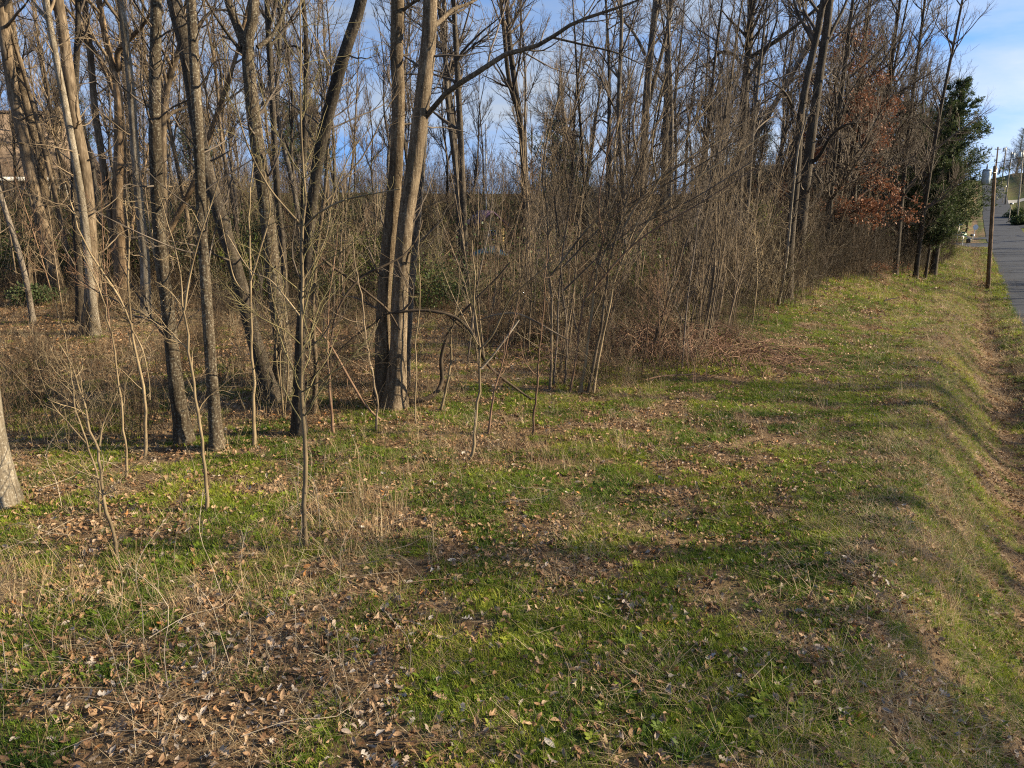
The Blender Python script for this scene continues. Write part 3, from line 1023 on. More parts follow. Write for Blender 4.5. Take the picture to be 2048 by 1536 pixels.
def hero(name, label, cat, pts, w, mat, tw, Y=None, dy=0.0, top=15.0, seed=1, sides=14, flare=0.5, crown=(14, 110, 700), t0=0.5, low=10,
         style={}, ext=None, limbs=(), group=None, lump=0.05, rings=40):
    """pts: the trunk's middle line in photograph pixels from the foot up; w: (px, width) at the foot, middle and top of what shows"""
    rg = np.random.default_rng(seed)
    if Y is None:
        base, t = hit(*pts[0])
        Y = base[1]
    P, T = px_path(pts, Y, dy)
    P[0, 2] = float(zfun(P[0, 0], P[0, 1])) - 0.06
    L = np.concatenate([[0], np.cumsum(np.linalg.norm(np.diff(P, axis=0), axis=1))])
    u = L / L[-1]
    rad = np.interp(u, np.linspace(0, 1, len(w)), w) / 2 * T / FPX * .93
    if P[-1, 2] < top:
        d = P[-1] - P[-2]; d /= np.linalg.norm(d)
        rem = top - P[-1, 2]
        q = P[-1].copy(); r = rad[-1]
        ad, ar = [], []
        d = d if ext is None else np.array(ext) / np.linalg.norm(ext)
        for k in range(4):
            d = d * 0.8 + np.array([0, 0, 0.25]) + rg.normal(0, 0.05, 3); d /= np.linalg.norm(d)
            q = q + d * rem / 4; ad.append(q.copy()); ar.append(rad[-1] * (1 - 0.23 * (k + 1)))
        seen = L[-1]
        P = np.vstack([P, ad]); rad = np.concatenate([rad, ar])
    L = np.concatenate([[0], np.cumsum(np.linalg.norm(np.diff(P, axis=0), axis=1))])
    PC = catmull(P, rings)
    RC = np.interp(np.linspace(0, L[-1], rings), L, rad)
    root = thing(name, label, cat, tuple(P[0] + [0, 0, 0.06]), 0, group)
    off = P[0] + [0, 0, 0.06]
    V, F = solid_trunk(PC, RC, sides, rg, flare * .6, lump)
    parts = link('trunk', mesh_from('trunk', V - off, F, M[mat]), root)
    for (lp, lw, dly) in limbs:
        LP, LT = px_path(lp, Y + (P[0][1] - Y), 0)
        # depth of a limb: leaves the trunk and drifts towards or away from the viewer
        n = len(lp)
        LP = np.array([on_plane(q[0], q[1], Y + dly * k / max(1, n - 1))[0] for k, q in enumerate(lp)])
        LT = np.array([on_plane(q[0], q[1], Y + dly * k / max(1, n - 1))[1] for k, q in enumerate(lp)])
        lr = np.interp(np.linspace(0, 1, n), np.linspace(0, 1, len(lw)), lw) / 2 * LT / FPX
        LC = catmull(LP, 18); LR = np.interp(np.linspace(0, 1, 18), np.linspace(0, 1, n), lr) * (1 - .8 * np.linspace(0, 1, 18) ** 4)
        pv = [solid_trunk(LC, LR, 8, rg, 0, 0.05)]
        b = grow(rg, LC[None], LR[None], 16, 0.15, 1.0, 0.3, 45, 0.35, 0.35, 7, 0.4, 0.004, lmax=2.2, shape=0.6)
        b2 = grow(rg, *b, 60, 0.1, 1.0, 0.45, 40, 0.3, 0.35, 5, 0.6, 0.003, lmax=0.9)
        link('limb', mesh_from('limb', V_minus(merge(pv), off), pv[0][1], M[mat]), root)
        mv, mf = merge([tubes(*b, 4), tubes(*b2, 3)])
        link('twigs', mesh_from('twigs', mv - off, mf, M[tw]), root, kind='stuff')
    if crown:
        (cv, cf), b1, b2 = crown_mesh(rg, PC, RC, *crown, t0, 0.99, style, low)
        link('crown', mesh_from('crown', cv - off, cf, M[tw]), root, kind='stuff')
    TREES.append((root, P[0]))
    return root


def V_minus(m, off):
    return m[0] - off


hero('tree', 'thick pale blotched trunk at the near edge of the wood, cut by the frame', 'tree',
     [(-2, 1012), (-24, 900), (-38, 790), (-60, 600), (-90, 380), (-125, 100)], (80, 70, 62, 56, 52, 48), 'bark_pale', 'twig_tan', top=14, seed=11, flare=0.25, crown=(10, 60, 200))
hero('tree', 'straight dark trunk speckled with grey lichen, bulging knot halfway up', 'tree',
     [(370, 885), (352, 770), (336, 620), (320, 480), (311, 300), (310, 150), (312, 0)], (36, 30, 27, 25, 27, 24, 23), 'bark_lichen', 'twig_grey', top=15, seed=12, flare=0.6, low=14)
hero('tree', 'slim dark lichened trunk beside the knotted one, slightly bowed', 'tree',
     [(434, 898), (424, 760), (413, 600), (404, 450), (398, 300), (390, 150), (382, 0)], (28, 25, 24, 22, 22, 21, 21), 'bark_lichen', 'twig_grey', top=14, seed=13, flare=0.5, low=12)
hero('tree', 'dark curved trunk leaning away left behind the bowed lichened one', 'tree',
     [(545, 800), (512, 690), (478, 560), (440, 430), (408, 320), (392, 230), (372, 100), (347, 0)], (38, 30, 29, 27, 28, 28, 28, 29), 'bark_dark', 'twig_grey', top=15, seed=14, flare=0.7, low=8)
hero('tree', 'stout dark trunk forking in two at the top with a bare side limb', 'tree',
     [(560, 790), (566, 700), (548, 560), (530, 400), (508, 240), (494, 100), (500, 60), (508, 0)], (48, 38, 34, 33, 31, 31, 26, 23), 'bark_lichen', 'twig_grey', top=16, seed=15, flare=0.7, low=8,
     limbs=[([(492, 95), (478, 60), (455, 0), (430, -90)], (20, 17, 14, 9), 0.4), ([(488, 110), (450, 60), (415, 5), (380, -70)], (8, 7, 5, 3), -0.5), ([(515, 95), (545, 70), (568, 20), (590, -60)], (10, 8, 7, 4), 0.6)])
hero('tree', 'leaning dark trunk curving to the right at the top, ivy root at its foot', 'tree',
     [(598, 870), (598, 760), (604, 640), (615, 500), (628, 380), (642, 290), (664, 200), (688, 110), (712, 40), (728, -20)], (34, 24, 22, 22, 22, 23, 25, 26, 25, 24), 'bark_dark', 'twig_grey', top=14, seed=16, flare=0.6, low=10)
hero('tree', 'thin companion stem standing close against the leaning dark trunk', 'tree',
     [(628, 850), (632, 740), (626, 640), (632, 520), (650, 380), (655, 300)], (13, 10, 10, 9, 8, 7), 'bark_brown', 'twig_tan', Y=12.3, top=7.5, seed=17, flare=0.3, crown=(10, 60, 200), t0=.45)
twin = hero('tree', 'tall straight stem, left of the sunlit pair joined at the foot', 'tree',
     [(770, 842), (768, 740), (766, 640), (776, 500), (791, 350), (797, 200), (793, 100), (795, 0)], (50, 33, 30, 30, 30, 29, 28, 28), 'bark_brown', 'twig_grey', Y=12.95, top=17, seed=18, flare=0.5, low=8,
     limbs=[([(805, 22), (822, 8), (850, -8), (880, -30)], (7, 6, 5, 3), -0.4)])
hero('tree', 'sunlit smooth stem of the pair, with a long limb arching right', 'tree',
     [(790, 848), (797, 700), (802, 560), (812, 440), (829, 330), (842, 220), (856, 100), (861, 0)], (44, 35, 34, 33, 33, 33, 34, 31), 'bark_mid', 'twig_grey', Y=12.7, top=17, seed=19, flare=0.7, low=8,
     limbs=[([(850, 236), (868, 214), (900, 180), (960, 142), (1020, 104), (1060, 98), (1108, 72), (1150, 45), (1210, 24), (1290, -5), (1400, -60)], (11, 11, 10, 10, 9, 8, 8, 6, 5, 4), -1.2),
            ([(868, 52), (885, 38), (905, 20), (940, 6), (980, -15)], (10, 9, 8, 6, 4), 0.6),
            ([(1105, 75), (1160, 88), (1230, 105), (1275, 125), (1330, 150)], (5, 4, 3, 2), -0.7)])
hero('tree', 'narrow grey trunk half hidden behind the sunlit pair', 'tree',
     [(812, 770), (818, 650), (830, 500), (842, 380), (850, 260), (862, 100), (870, 0)], (17, 14, 14, 13, 12, 11, 10), 'bark_grey', 'twig_grey', top=15, seed=20, flare=0.5)
# left group
hero('tree', 'smooth tan trunk leaning left in full sun, leftmost of the back group', 'tree',
     [(122, 592), (98, 500), (72, 400), (50, 290), (26, 180), (8, 60), (0, -20)], (27, 25, 25, 24, 23, 22, 20), 'bark_tan', 'twig_tan', top=17, seed=21, flare=0.35)
hero('tree', 'rough brown trunk just behind the smooth tan leaning one', 'tree',
     [(116, 590), (106, 520), (92, 420), (74, 300), (46, 180), (28, 90), (15, 0)], (26, 22, 21, 19, 18, 17, 16), 'bark_brown', 'twig_grey', Y=31.5, top=16, seed=22)
hero('tree', 'slender leaning stem between the tan tree and the white barked pair', 'tree',
     [(148, 590), (138, 520), (112, 400), (86, 290), (60, 190), (30, 90), (5, 10)], (12, 11, 10, 10, 9, 8, 7), 'bark_tan', 'twig_tan', top=14, seed=23)
hero('tree', 'thin white patched stem crossing in front of a thicker pink tan trunk', 'tree',
     [(192, 672), (180, 560), (167, 430), (150, 320), (130, 210), (107, 90), (92, 0)], (20, 17, 17, 16, 15, 14, 13), 'bark_pale', 'twig_tan', top=16, seed=24, flare=0.6)
hero('tree', 'thick pink tan trunk leaning left behind the white patched stem', 'tree',
     [(175, 668), (184, 560), (180, 450), (170, 340), (150, 240), (138, 150), (126, 60), (116, 0)], (30, 26, 25, 24, 24, 24, 22, 21), 'bark_tan', 'twig_tan', top=17, seed=25, flare=0.6)
hero('tree', 'dark unlit trunk between the pink tan trunk and the slim yellow one', 'tree',
     [(160, 650), (158, 540), (150, 420), (148, 300), (152, 150), (156, 0)], (18, 15, 14, 13, 12, 11), 'bark_dark', 'twig_dark', top=15, seed=26)
hero('tree', 'slim yellow tan trunk with a gentle bow, right of the pink tan trunk', 'tree',
     [(244, 605), (226, 470), (206, 330), (190, 220), (180, 100), (168, 0)], (18, 15, 14, 13, 13, 12), 'bark_tan', 'twig_tan', top=15, seed=27)
hero('tree', 'gnarled orange brown tree dividing into several heavy limbs', 'tree',
     [(248, 606), (243, 500), (238, 400), (240, 300), (238, 215), (232, 160), (212, 80), (198, 0)], (34, 28, 28, 26, 24, 16, 13, 12), 'bark_orange', 'twig_tan', top=15, seed=28, flare=0.6,
     limbs=[([(238, 210), (228, 180), (205, 130), (180, 85), (150, 40)], (13, 12, 10, 7, 5), 1.0), ([(240, 140), (235, 105), (262, 75), (290, 45), (315, 0)], (12, 11, 10, 8, 6), -1.0),
            ([(262, 480), (268, 420), (290, 330), (300, 270)], (9, 8, 7, 5), 0.8)])
hero('tree', 'straight pale trunk catching the sun, nearest left of the knotted tree', 'tree',
     [(292, 638), (290, 520), (280, 420), (270, 300), (262, 180), (250, 70), (240, 0)], (23, 20, 19, 18, 17, 16, 15), 'bark_pale', 'twig_tan', top=16, seed=29, flare=0.5)
hero('tree', 'bent tan tree with a crooked trunk behind the knotted lichened one', 'tree',
     [(330, 590), (328, 480), (326, 350), (326, 230), (338, 160), (358, 100), (376, 40), (380, -20)], (20, 18, 17, 16, 16, 14, 12, 10), 'bark_tan', 'twig_tan', top=14, seed=30,
     limbs=[([(330, 240), (345, 225), (370, 215), (400, 200)], (8, 7, 5, 3), 0.5), ([(352, 120), (390, 60), (430, 20), (480, 30), (520, 45)], (9, 8, 7, 5, 4), 0.8)])
hero('tree', 'pole thin leaning tree at the left frame edge in front of the house', 'tree',
     [(66, 645), (52, 560), (30, 480), (4, 400), (-30, 290), (-60, 180)], (12, 10, 10, 9, 8, 7), 'bark_grey', 'twig_tan', top=8, seed=31, crown=(8, 50, 200))
hero('tree', 'slanting trunk crossing diagonally low down behind the knotted tree', 'tree',
     [(298, 575), (318, 510), (350, 440), (386, 370), (420, 270), (470, 120), (490, 40)], (14, 13, 12, 12, 10, 8, 7), 'bark_orange', 'twig_tan', top=13, seed=32)
hero('tree', 'slim dark trunk just right of the stout forked one', 'tree',
     [(572, 640), (566, 500), (556, 400), (548, 260), (540, 120), (534, 0)], (16, 14, 14, 13, 13, 12), 'bark_dark', 'twig_dark', top=16, seed=33)
hero('tree', 'slender dark tree with two low side limbs, behind the leaning dark trunk', 'tree',
     [(604, 610), (606, 480), (608, 330), (612, 180), (612, 80), (606, 0)], (13, 12, 11, 11, 10, 9), 'bark_dark', 'twig_dark', top=15, seed=34,
     limbs=[([(612, 110), (590, 92), (560, 100), (540, 98)], (5, 4, 3, 2), 0.3)])
# right hand trees
hero('tree', 'dark straight trunk with a crooked limb reaching left', 'tree',
     [(1470, 600), (1474, 480), (1478, 380), (1482, 300), (1490, 180), (1500, 60), (1503, -20)], (20, 19, 18, 18, 17, 15, 13), 'bark_dark', 'twig_dark', Y=37, top=16, seed=35, flare=.5,
     limbs=[([(1482, 125), (1465, 108), (1440, 105), (1415, 128), (1380, 140)], (8, 7, 6, 4, 3), 1), ([(1500, 115), (1540, 90), (1600, 45), (1650, 0), (1700, -60)], (9, 8, 7, 6, 4), -1.5)])
hero('tree', 'heavy dark trunk leaning right at the corner of the thicket', 'tree',
     [(1574, 598), (1580, 480), (1592, 360), (1602, 230), (1618, 140), (1636, 60), (1650, -20)], (24, 20, 19, 17, 15, 14, 13), 'bark_dark', 'twig_dark', top=16, seed=36, flare=.4,
     limbs=[([(1586, 215), (1570, 185), (1545, 165), (1528, 150)], (6, 5, 4, 2), -1.0)])
hero('tree', 'thickest dark trunk right of the leaning one, deeply shadowed', 'tree',
     [(1592, 600), (1600, 480), (1612, 360), (1628, 230), (1642, 130), (1654, 50), (1662, -20)], (28, 24, 22, 20, 18, 17, 16), 'bark_dark', 'twig_dark', Y=33.4, top=18, seed=37, flare=.4,
     limbs=[([(1618, 330), (1640, 310), (1660, 275), (1690, 250), (1740, 245)], (8, 7, 6, 4, 3), -1.5), ([(1640, 120), (1665, 60), (1690, 10), (1710, -60)], (8, 7, 6, 4), 1)])
hero('tree', 'thin sunlit stem standing in front of the heavy dark trunk', 'tree',
     [(1556, 610), (1572, 520), (1584, 400), (1596, 300), (1606, 260)], (7, 7, 6, 5, 4), 'bark_pale', 'twig_tan', top=7.5, seed=38, crown=(8, 50, 150), t0=.5)
hero('tree', 'long trunk leaning steeply to the right behind the thicket', 'tree',
     [(1440, 560), (1460, 420), (1500, 300), (1560, 190), (1600, 120), (1650, 20), (1670, -30)], (14, 13, 13, 12, 12, 10, 9), 'bark_grey', 'twig_dark', Y=44, top=17, seed=39)
hero('tree', 'grey trunk rising behind the fan of stems', 'tree',
     [(1284, 560), (1284, 420), (1288, 300), (1294, 180), (1306, 60), (1314, -20)], (20, 18, 17, 16, 14, 13), 'bark_grey', 'twig_grey', Y=42, top=18, seed=40,
     limbs=[([(1290, 230), (1312, 150), (1330, 80), (1345, 0)], (10, 9, 8, 6), 0.5), ([(1290, 110), (1270, 70), (1240, 30), (1210, -30)], (7, 6, 5, 3), 1)])
hero('tree', 'second grey trunk close beside it with a smoother upper stem', 'tree',
     [(1325, 560), (1326, 420), (1330, 300), (1334, 180), (1336, 60), (1346, -20)], (16, 15, 15, 14, 12, 11), 'bark_grey', 'twig_grey', Y=46, top=19, seed=41)
hero('tree', 'dark trunk in the gap left of the grey pair', 'tree',
     [(1050, 560), (1050, 450), (1046, 300), (1034, 200), (1020, 90), (1012, -20)], (15, 14, 13, 12, 11, 9), 'bark_dark', 'twig_dark', Y=38, top=17, seed=42)
hero('tree', 'dark trunk with a rightward kink behind the long arching limb', 'tree',
     [(1065, 560), (1058, 430), (1046, 320), (1040, 240), (1018, 160), (1008, 60), (1000, -20)], (16, 15, 13, 12, 10, 9, 8), 'bark_brown', 'twig_grey', Y=35, top=16, seed=43)
for k, (x0, x1, w0, Yd, lab) in enumerate([
        (1650, 1706, 15, 40, 'dark trunk first to the right of the heavy shadowed one'),
        (1700, 1738, 13, 44, 'dark trunk behind the left edge of the rust leaved oak'),
        (1742, 1800, 12, 47, 'slim trunk rising through the middle of the rust leaved oak'),
        (1793, 1850, 11, 50, 'trunk seen under the oak, leaning towards the road'),
        (1835, 1925, 10, 52, 'rightmost bare trunk before the cedar, leaning over the grass')]):
    pts = [(x0, 560 - k * 9), (x0 + (x1 - x0) * .15, 420), (x0 + (x1 - x0) * .45, 250), (x0 + (x1 - x0) * .8, 90), (x1, 0)]
    hero('tree', lab, 'tree', pts, (w0, w0 * .9, w0 * .75, w0 * .55, w0 * .45), 'bark_dark', 'twig_dark', Y=Yd, top=19 + k % 3, seed=50 + k,
         style=dict(az=1, a1=46, f1=.30), crown=(34, 320, 2600), t0=.2)


# ------------------------------------------------------------------ saplings placed one by one
def sapling(label, pts, w, mat='sapling', Y=None, n1=8, n2=26, seed=1, forks=(), ang=48, up=0.35, len1=0.30, top=None, t0=.3, name='sapling', cat='sapling', group=None, tw=None, wob=.35, lmax=1.2):
    rg = np.random.default_rng(seed)
    if Y is None:
        base, t = hit(*pts[0]); Y = base[1]
    P, T = px_path(pts, Y)
    P[0, 2] = float(zfun(P[0, 0], P[0, 1])) - 0.03
    off = P[0].copy()
    rad = np.interp(np.linspace(0, 1, len(pts)), np.linspace(0, 1, len(w)), w) / 2 * T / FPX
    PC = catmull(P, 22); RC = np.interp(np.linspace(0, 1, 22), np.linspace(0, 1, len(pts)), rad) * .8
    kink = np.cumsum(rg.normal(0, .012, (22, 2)), axis=0); kink -= np.linspace(0, 1, 22)[:, None] * kink[-1]
    PC[1:, :2] += kink[1:]
    root = thing(name, label, cat, tuple(off), 0, group)
    link('stem', mesh_from('stem', *[q if i else q - off for i, q in enumerate(solid_trunk(PC, RC, 8, rg, .3, .04))], M[mat]), root)
    mains = [(PC, RC)]
    for (fp, fw, dly) in forks:
        n = len(fp)
        A = [on_plane(q[0], q[1], Y + dly * k / (n - 1)) for k, q in enumerate(fp)]
        FP = np.array([a[0] for a in A]); FT = np.array([a[1] for a in A])
        fr = np.interp(np.linspace(0, 1, n), np.linspace(0, 1, len(fw)), fw) / 2 * FT / FPX
        FC = catmull(FP, 22); FR = np.interp(np.linspace(0, 1, 22), np.linspace(0, 1, n), fr)
        link('branch', mesh_from('branch', *[q if i else q - off for i, q in enumerate(solid_trunk(FC, FR, 6, rg, 0, .04))], M[mat]), root)
        mains.append((FC, FR))
    MP = np.array([a for a, _ in mains]); MR = np.array([b for _, b in mains])
    b1 = grow(rg, MP, MR, int(n1 * 1.4) * len(mains), t0 * .8, .99, len1, ang, up, wob * 1.3, 9, .4, .0024, lmax=lmax, shape=.7)
    b2 = grow(rg, *b1, n2 * 2 * len(mains), .1, 1, .42, 48, up * .6, wob * 1.5, 6, .6, .0017, lmax=.8)
    b3 = grow(rg, *b2, n2 * 4 * len(mains), .1, 1, .5, 42, up * .6, wob * 1.3, 4, .7, .0013, lmax=.4)
    mv, mf = merge([tubes(*b1, 4), tubes(*b2, 3), tubes(*b3, 3)])
    link('twigs', mesh_from('twigs', mv - off, mf, M[tw or mat]), root, kind='stuff')
    return root


sapling('nearest straight tan sapling, its green upper twigs spreading in a wide V', [(611, 1095), (608, 980), (605, 860), (604, 700), (607, 560), (608, 450), (610, 380), (607, 200), (605, 60), (604, -40)],
        (13, 12, 11, 10, 9, 8, 6, 5, 4, 3), seed=101, n1=12, n2=30, tw='sapling_green',
        forks=[([(608, 455), (575, 420), (535, 370), (495, 290), (470, 200), (450, 90)], (5, 4, 4, 3, 2, 2), -.5), ([(608, 455), (640, 425), (690, 400), (760, 385), (800, 378)], (5, 4, 4, 3, 2), -.4),
               ([(606, 640), (575, 600), (540, 560), (500, 540), (455, 470)], (4, 4, 3, 2, 2), .3), ([(607, 560), (650, 480), (665, 400), (700, 310), (740, 255)], (4, 3, 3, 2, 1.5), .4)])
sapling('tan sapling forking at head height, between the knotted and bowed trees', [(413, 1022), (404, 900), (392, 800), (378, 700), (369, 625), (360, 560), (340, 470), (315, 380)], (9, 8, 8, 7, 6, 4, 3, 2), seed=102,
        forks=[([(369, 620), (378, 560), (398, 480), (425, 400), (440, 350)], (5, 4, 3, 3, 2), -.3)])
sapling('crooked pale sapling with a sharp elbow, in the left foreground', [(232, 1115), (224, 1040), (212, 975), (204, 900), (196, 885), (180, 830), (165, 790), (150, 740), (120, 690)], (9, 8, 8, 7, 7, 6, 5, 4, 3), seed=103,
        forks=[([(199, 892), (206, 850), (228, 800), (240, 770)], (3, 3, 2, 1.5), .2)])
sapling('wispy double sapling just left of the elbowed one', [(199, 1035), (197, 960), (175, 890), (150, 830), (140, 780), (130, 700), (110, 600)], (5, 5, 4, 4, 3, 2, 2), seed=104,
        forks=[([(175, 890), (140, 850), (100, 800), (70, 720)], (3, 3, 2, 1.5), .3)])
sapling('pale crooked pole sapling leaning left across the open litter', [(289, 915), (283, 820), (272, 740), (262, 650), (235, 590), (195, 530), (160, 470), (140, 400)], (8, 7, 7, 6, 5, 5, 4, 3), seed=105,
        forks=[([(262, 655), (285, 700), (298, 760), (300, 800)], (3, 3, 2, 2), -.4), ([(262, 640), (256, 560), (258, 480), (250, 400)], (4, 4, 3, 2), .2)])
sapling('thin tan sapling in front of the pale crooked pole', [(252, 960), (246, 860), (238, 780), (228, 700), (214, 640), (190, 560), (160, 500)], (6, 5, 5, 4, 4, 3, 2), seed=106)
sapling('upright yellow tan sapling in front of the stout forked tree', [(508, 892), (509, 780), (506, 700), (503, 600), (501, 500), (500, 400), (508, 320)], (9, 8, 7, 6, 5, 4, 3), seed=107, tw='sapling_green',
        forks=[([(502, 560), (520, 500), (540, 420), (528, 330), (545, 280)], (4, 4, 3, 2, 2), -.3), ([(503, 600), (470, 560), (455, 500), (440, 430)], (3, 3, 2, 2), .3)])
sapling('sapling with a swelling fork at waist height, right of the sunlit pair', [(935, 922), (944, 850), (953, 760), (958, 700), (952, 660), (946, 610), (946, 560), (944, 480)], (8, 7, 7, 6, 5, 4, 3, 2), seed=108, tw='sapling_green',
        forks=[([(958, 700), (985, 670), (1020, 600), (1060, 560), (1110, 520)], (4, 4, 3, 2, 2), -.3), ([(956, 690), (930, 640), (905, 590), (885, 540)], (3, 3, 2, 2), .3)])
sapling('dark thin sapling leaning right beside the swelling forked one', [(974, 870), (986, 790), (1005, 720), (1020, 660), (1040, 600)], (5, 5, 4, 3, 2), mat='twig_brown', seed=109)
sapling('short dark upright sapling with a snapped arch resting on it', [(1065, 872), (1068, 820), (1070, 800), (1076, 740), (1085, 660), (1090, 560), (1095, 480)], (6, 5, 5, 4, 4, 3, 2), mat='twig_brown', seed=110)
sapling('tan sapling bowing right beside the black looping branch', [(881, 822), (892, 770), (903, 710), (908, 660), (918, 600), (920, 520)], (6, 6, 5, 4, 3, 2), seed=111)
sapling('very thin sapling immediately right of the sunlit trunk foot', [(832, 852), (836, 780), (841, 700), (843, 620), (842, 540), (838, 460)], (4, 4, 3, 3, 2, 2), seed=112, tw='sapling_green')
sapling('wavy thin sapling just left of the joined pair of trunks', [(752, 862), (748, 790), (740, 730), (730, 660), (724, 600), (712, 540), (705, 470)], (6, 5, 5, 4, 4, 3, 2), mat='twig_tan', seed=113)
sapling('thin sapling with a long bow, left of the wavy one', [(668, 868), (662, 790), (660, 700), (664, 620), (670, 540), (676, 450)], (7, 6, 5, 4, 4, 2), mat='twig_brown', seed=114)
for k, (x0, y0, x1, y1, w0, lab) in enumerate([
        (1160, 787, 1335, 175, 9, 'left stem of the tan clump standing at the edge of the grass'),
        (1176, 787, 1400, 90, 10, 'middle stem of the tan clump standing at the edge of the grass'),
        (1186, 785, 1470, 150, 9, 'right stem of the tan clump, arching far to the right'),
        (1100, 778, 1090, 240, 9, 'upright tan stem left of the clump at the grass edge'),
        (1140, 786, 1290, 330, 7, 'thin dark stem between the upright one and the clump'),
        (1108, 770, 1180, 210, 7, 'slightly leaning stem beside the upright tan one'),
        (1128, 770, 1110, 320, 6, 'faint upright stem at the left of the grass edge clump')]):
    dx = x1 - x0
    pts = [(x0, y0), (x0 + dx * .08 + 6, y0 + (y1 - y0) * .22), (x0 + dx * .2 + 3, y0 + (y1 - y0) * .42), (x0 + dx * .45, y0 + (y1 - y0) * .66), (x0 + dx * .75, y0 + (y1 - y0) * .87), (x1, y1)]
    fk = [([pts[2], (pts[2][0] + 60 + 10 * k, pts[2][1] - 110), (pts[2][0] + 150 + 20 * k, pts[2][1] - 190), (pts[2][0] + 260 + 20 * k, pts[2][1] - 260)], (5, 4, 3, 2), .6 - .2 * k),
          ([pts[3], (pts[3][0] - 10, pts[3][1] - 80), (pts[3][0] + 10, pts[3][1] - 190), (pts[3][0] + 50, pts[3][1] - 300)], (4, 3.5, 3, 2), -.5)]
    sapling(lab, pts, (w0 * .85, w0 * .7, w0 * .55, w0 * .45, w0 * .33, w0 * .2), mat=['sapling', 'twig_tan', 'sapling', 'twig_tan', 'twig_brown', 'twig_grey', 'twig_grey'][k], seed=120 + k, forks=fk, ang=35, up=.5, n1=12, n2=50, tw='twig_tan', len1=.38, lmax=2.2, wob=.25)


def woody(name, label, cat, pts, w, Ys, mat, seed, n1=6, n2=12, K=30, **kw):
    """a bent stem or vine through the air: pixels with a depth for each"""
    rg = np.random.default_rng(seed)
    A = [on_plane(q[0], q[1], yy) for q, yy in zip(pts, Ys)]
    P = np.array([a[0] for a in A]); T = np.array([a[1] for a in A])
    rad = np.interp(np.linspace(0, 1, len(pts)), np.linspace(0, 1, len(w)), w) / 2 * T / FPX
    PC = catmull(P, K); RC = np.interp(np.linspace(0, 1, K), np.linspace(0, 1, len(pts)), rad)
    off = PC[0].copy()
    root = thing(name, label, cat, tuple(off))
    link('stem', mesh_from('stem', *[q if i else q - off for i, q in enumerate(solid_trunk(PC, RC, 7, rg, 0, .05))], M[mat]), root)
    if n1:
        b1 = grow(rg, PC[None], RC[None], n1, .1, .98, .2, 50, .2, .4, 7, .4, .003, lmax=.9)
        b2 = grow(rg, *b1, n2, .1, 1, .4, 45, .2, .4, 5, .6, .0024, lmax=.5)
        mv, mf = merge([tubes(*b1, 4), tubes(*b2, 3)])
        link('twigs', mesh_from('twigs', mv - off, mf, M[mat]), root, kind='stuff')
    return root


YA = 12.8
woody('fallen_branch', 'black branch curling up off the ground right of the sunlit trunk', 'branch', [(802, 805), (845, 800), (873, 785), (884, 760), (882, 720), (892, 680), (912, 640), (945, 605), (990, 560), (1020, 525)],
      (11, 10, 9, 8, 7, 6, 5, 4, 3), [YA, YA, 12.9, 13, 13, 13, 13.1, 13.1, 13.2, 13.2], 'vine', 201)
woody('vine', 'thick dark vine arching from the joined trunks over to the right', 'vine', [(770, 628), (800, 624), (850, 621), (905, 632), (935, 655), (958, 690), (966, 715), (985, 740), (1030, 775), (1068, 800), (1110, 809), (1150, 804), (1180, 792)],
      (5, 6, 7, 7, 7, 7, 6, 6, 5, 5, 5, 4, 4), [12.5] * 6 + [12.7, 12.9, 13.2, 13.4, 13.6, 13.8, 14], 'vine', 202)
woody('vine', 'long dark vine sweeping down left in front of the joined trunks', 'vine', [(845, 440), (832, 480), (805, 512), (765, 533), (730, 550), (695, 585), (672, 630), (662, 690), (661, 760), (664, 830)],
      (3, 4, 4, 5, 5, 5, 5, 5, 5, 4), [12.4, 12.3, 12.2, 12, 12, 11.9, 11.9, 11.8, 11.8, 11.9], 'vine', 203)
woody('vine', 'dark slanting stem running down right from the leaning trunk', 'vine', [(625, 500), (660, 530), (700, 558), (740, 590), (775, 620), (800, 660)], (6, 6, 5, 5, 4, 3), [12.2, 12.2, 12.3, 12.3, 12.4, 12.5], 'vine', 204)
woody('vine', 'thin dark stem slanting up left toward the joined trunks', 'vine', [(600, 780), (640, 740), (680, 700), (720, 665), (745, 650), (768, 628)], (5, 5, 4, 4, 4, 3), [12.2, 12.2, 12.3, 12.4, 12.4, 12.5], 'vine', 205)
woody('fallen_branch', 'long slanting dead stem reaching the foot of the joined trunks', 'branch', [(620, 640), (660, 690), (700, 760), (735, 815), (775, 848), (800, 852)], (4, 4, 5, 5, 4, 4), [11.6, 11.6, 11.7, 11.8, 11.9, 11.9], 'twig_brown', 206)
woody('bent_stem', 'pale springy stem bent over in an arch above the brown brush', 'stem', [(960, 640), (990, 630), (1030, 627), (1065, 640), (1100, 660), (1140, 682)], (3, 4, 4, 4, 4, 3), [14.5, 14.4, 14.3, 14.2, 14.1, 14], 'twig_tan', 207)
woody('bent_stem', 'pale broken stick leaning up right from the vine arch', 'stem', [(962, 738), (985, 712), (1015, 672), (1038, 640)], (4, 4, 4, 3), [12.6, 12.7, 12.8, 12.9], 'dead_wood', 208, 0)
woody('fallen_branch', 'pale dead branch lying across the litter left of the bowed tree', 'branch', [(95, 945), (140, 930), (190, 918), (235, 912), (270, 905)], (4, 5, 5, 4, 3), [9.9, 10.1, 10.3, 10.5, 10.7], 'dead_wood', 209, 4, 6)
woody('fallen_branch', 'short pale stick standing slanted by the elbowed sapling', 'branch', [(222, 1008), (236, 985), (262, 967)], (5, 5, 4), [8.9, 9.1, 9.3], 'dead_wood', 210, 0)
woody('fallen_branch', 'bleached branch propped in front of the sunlit trunk foot', 'branch', [(832, 940), (825, 912), (812, 885), (802, 860), (795, 838)], (4, 4, 4, 3, 3), [10.7, 10.9, 11.3, 11.6, 12.0], 'dead_wood', 211, 4, 6)
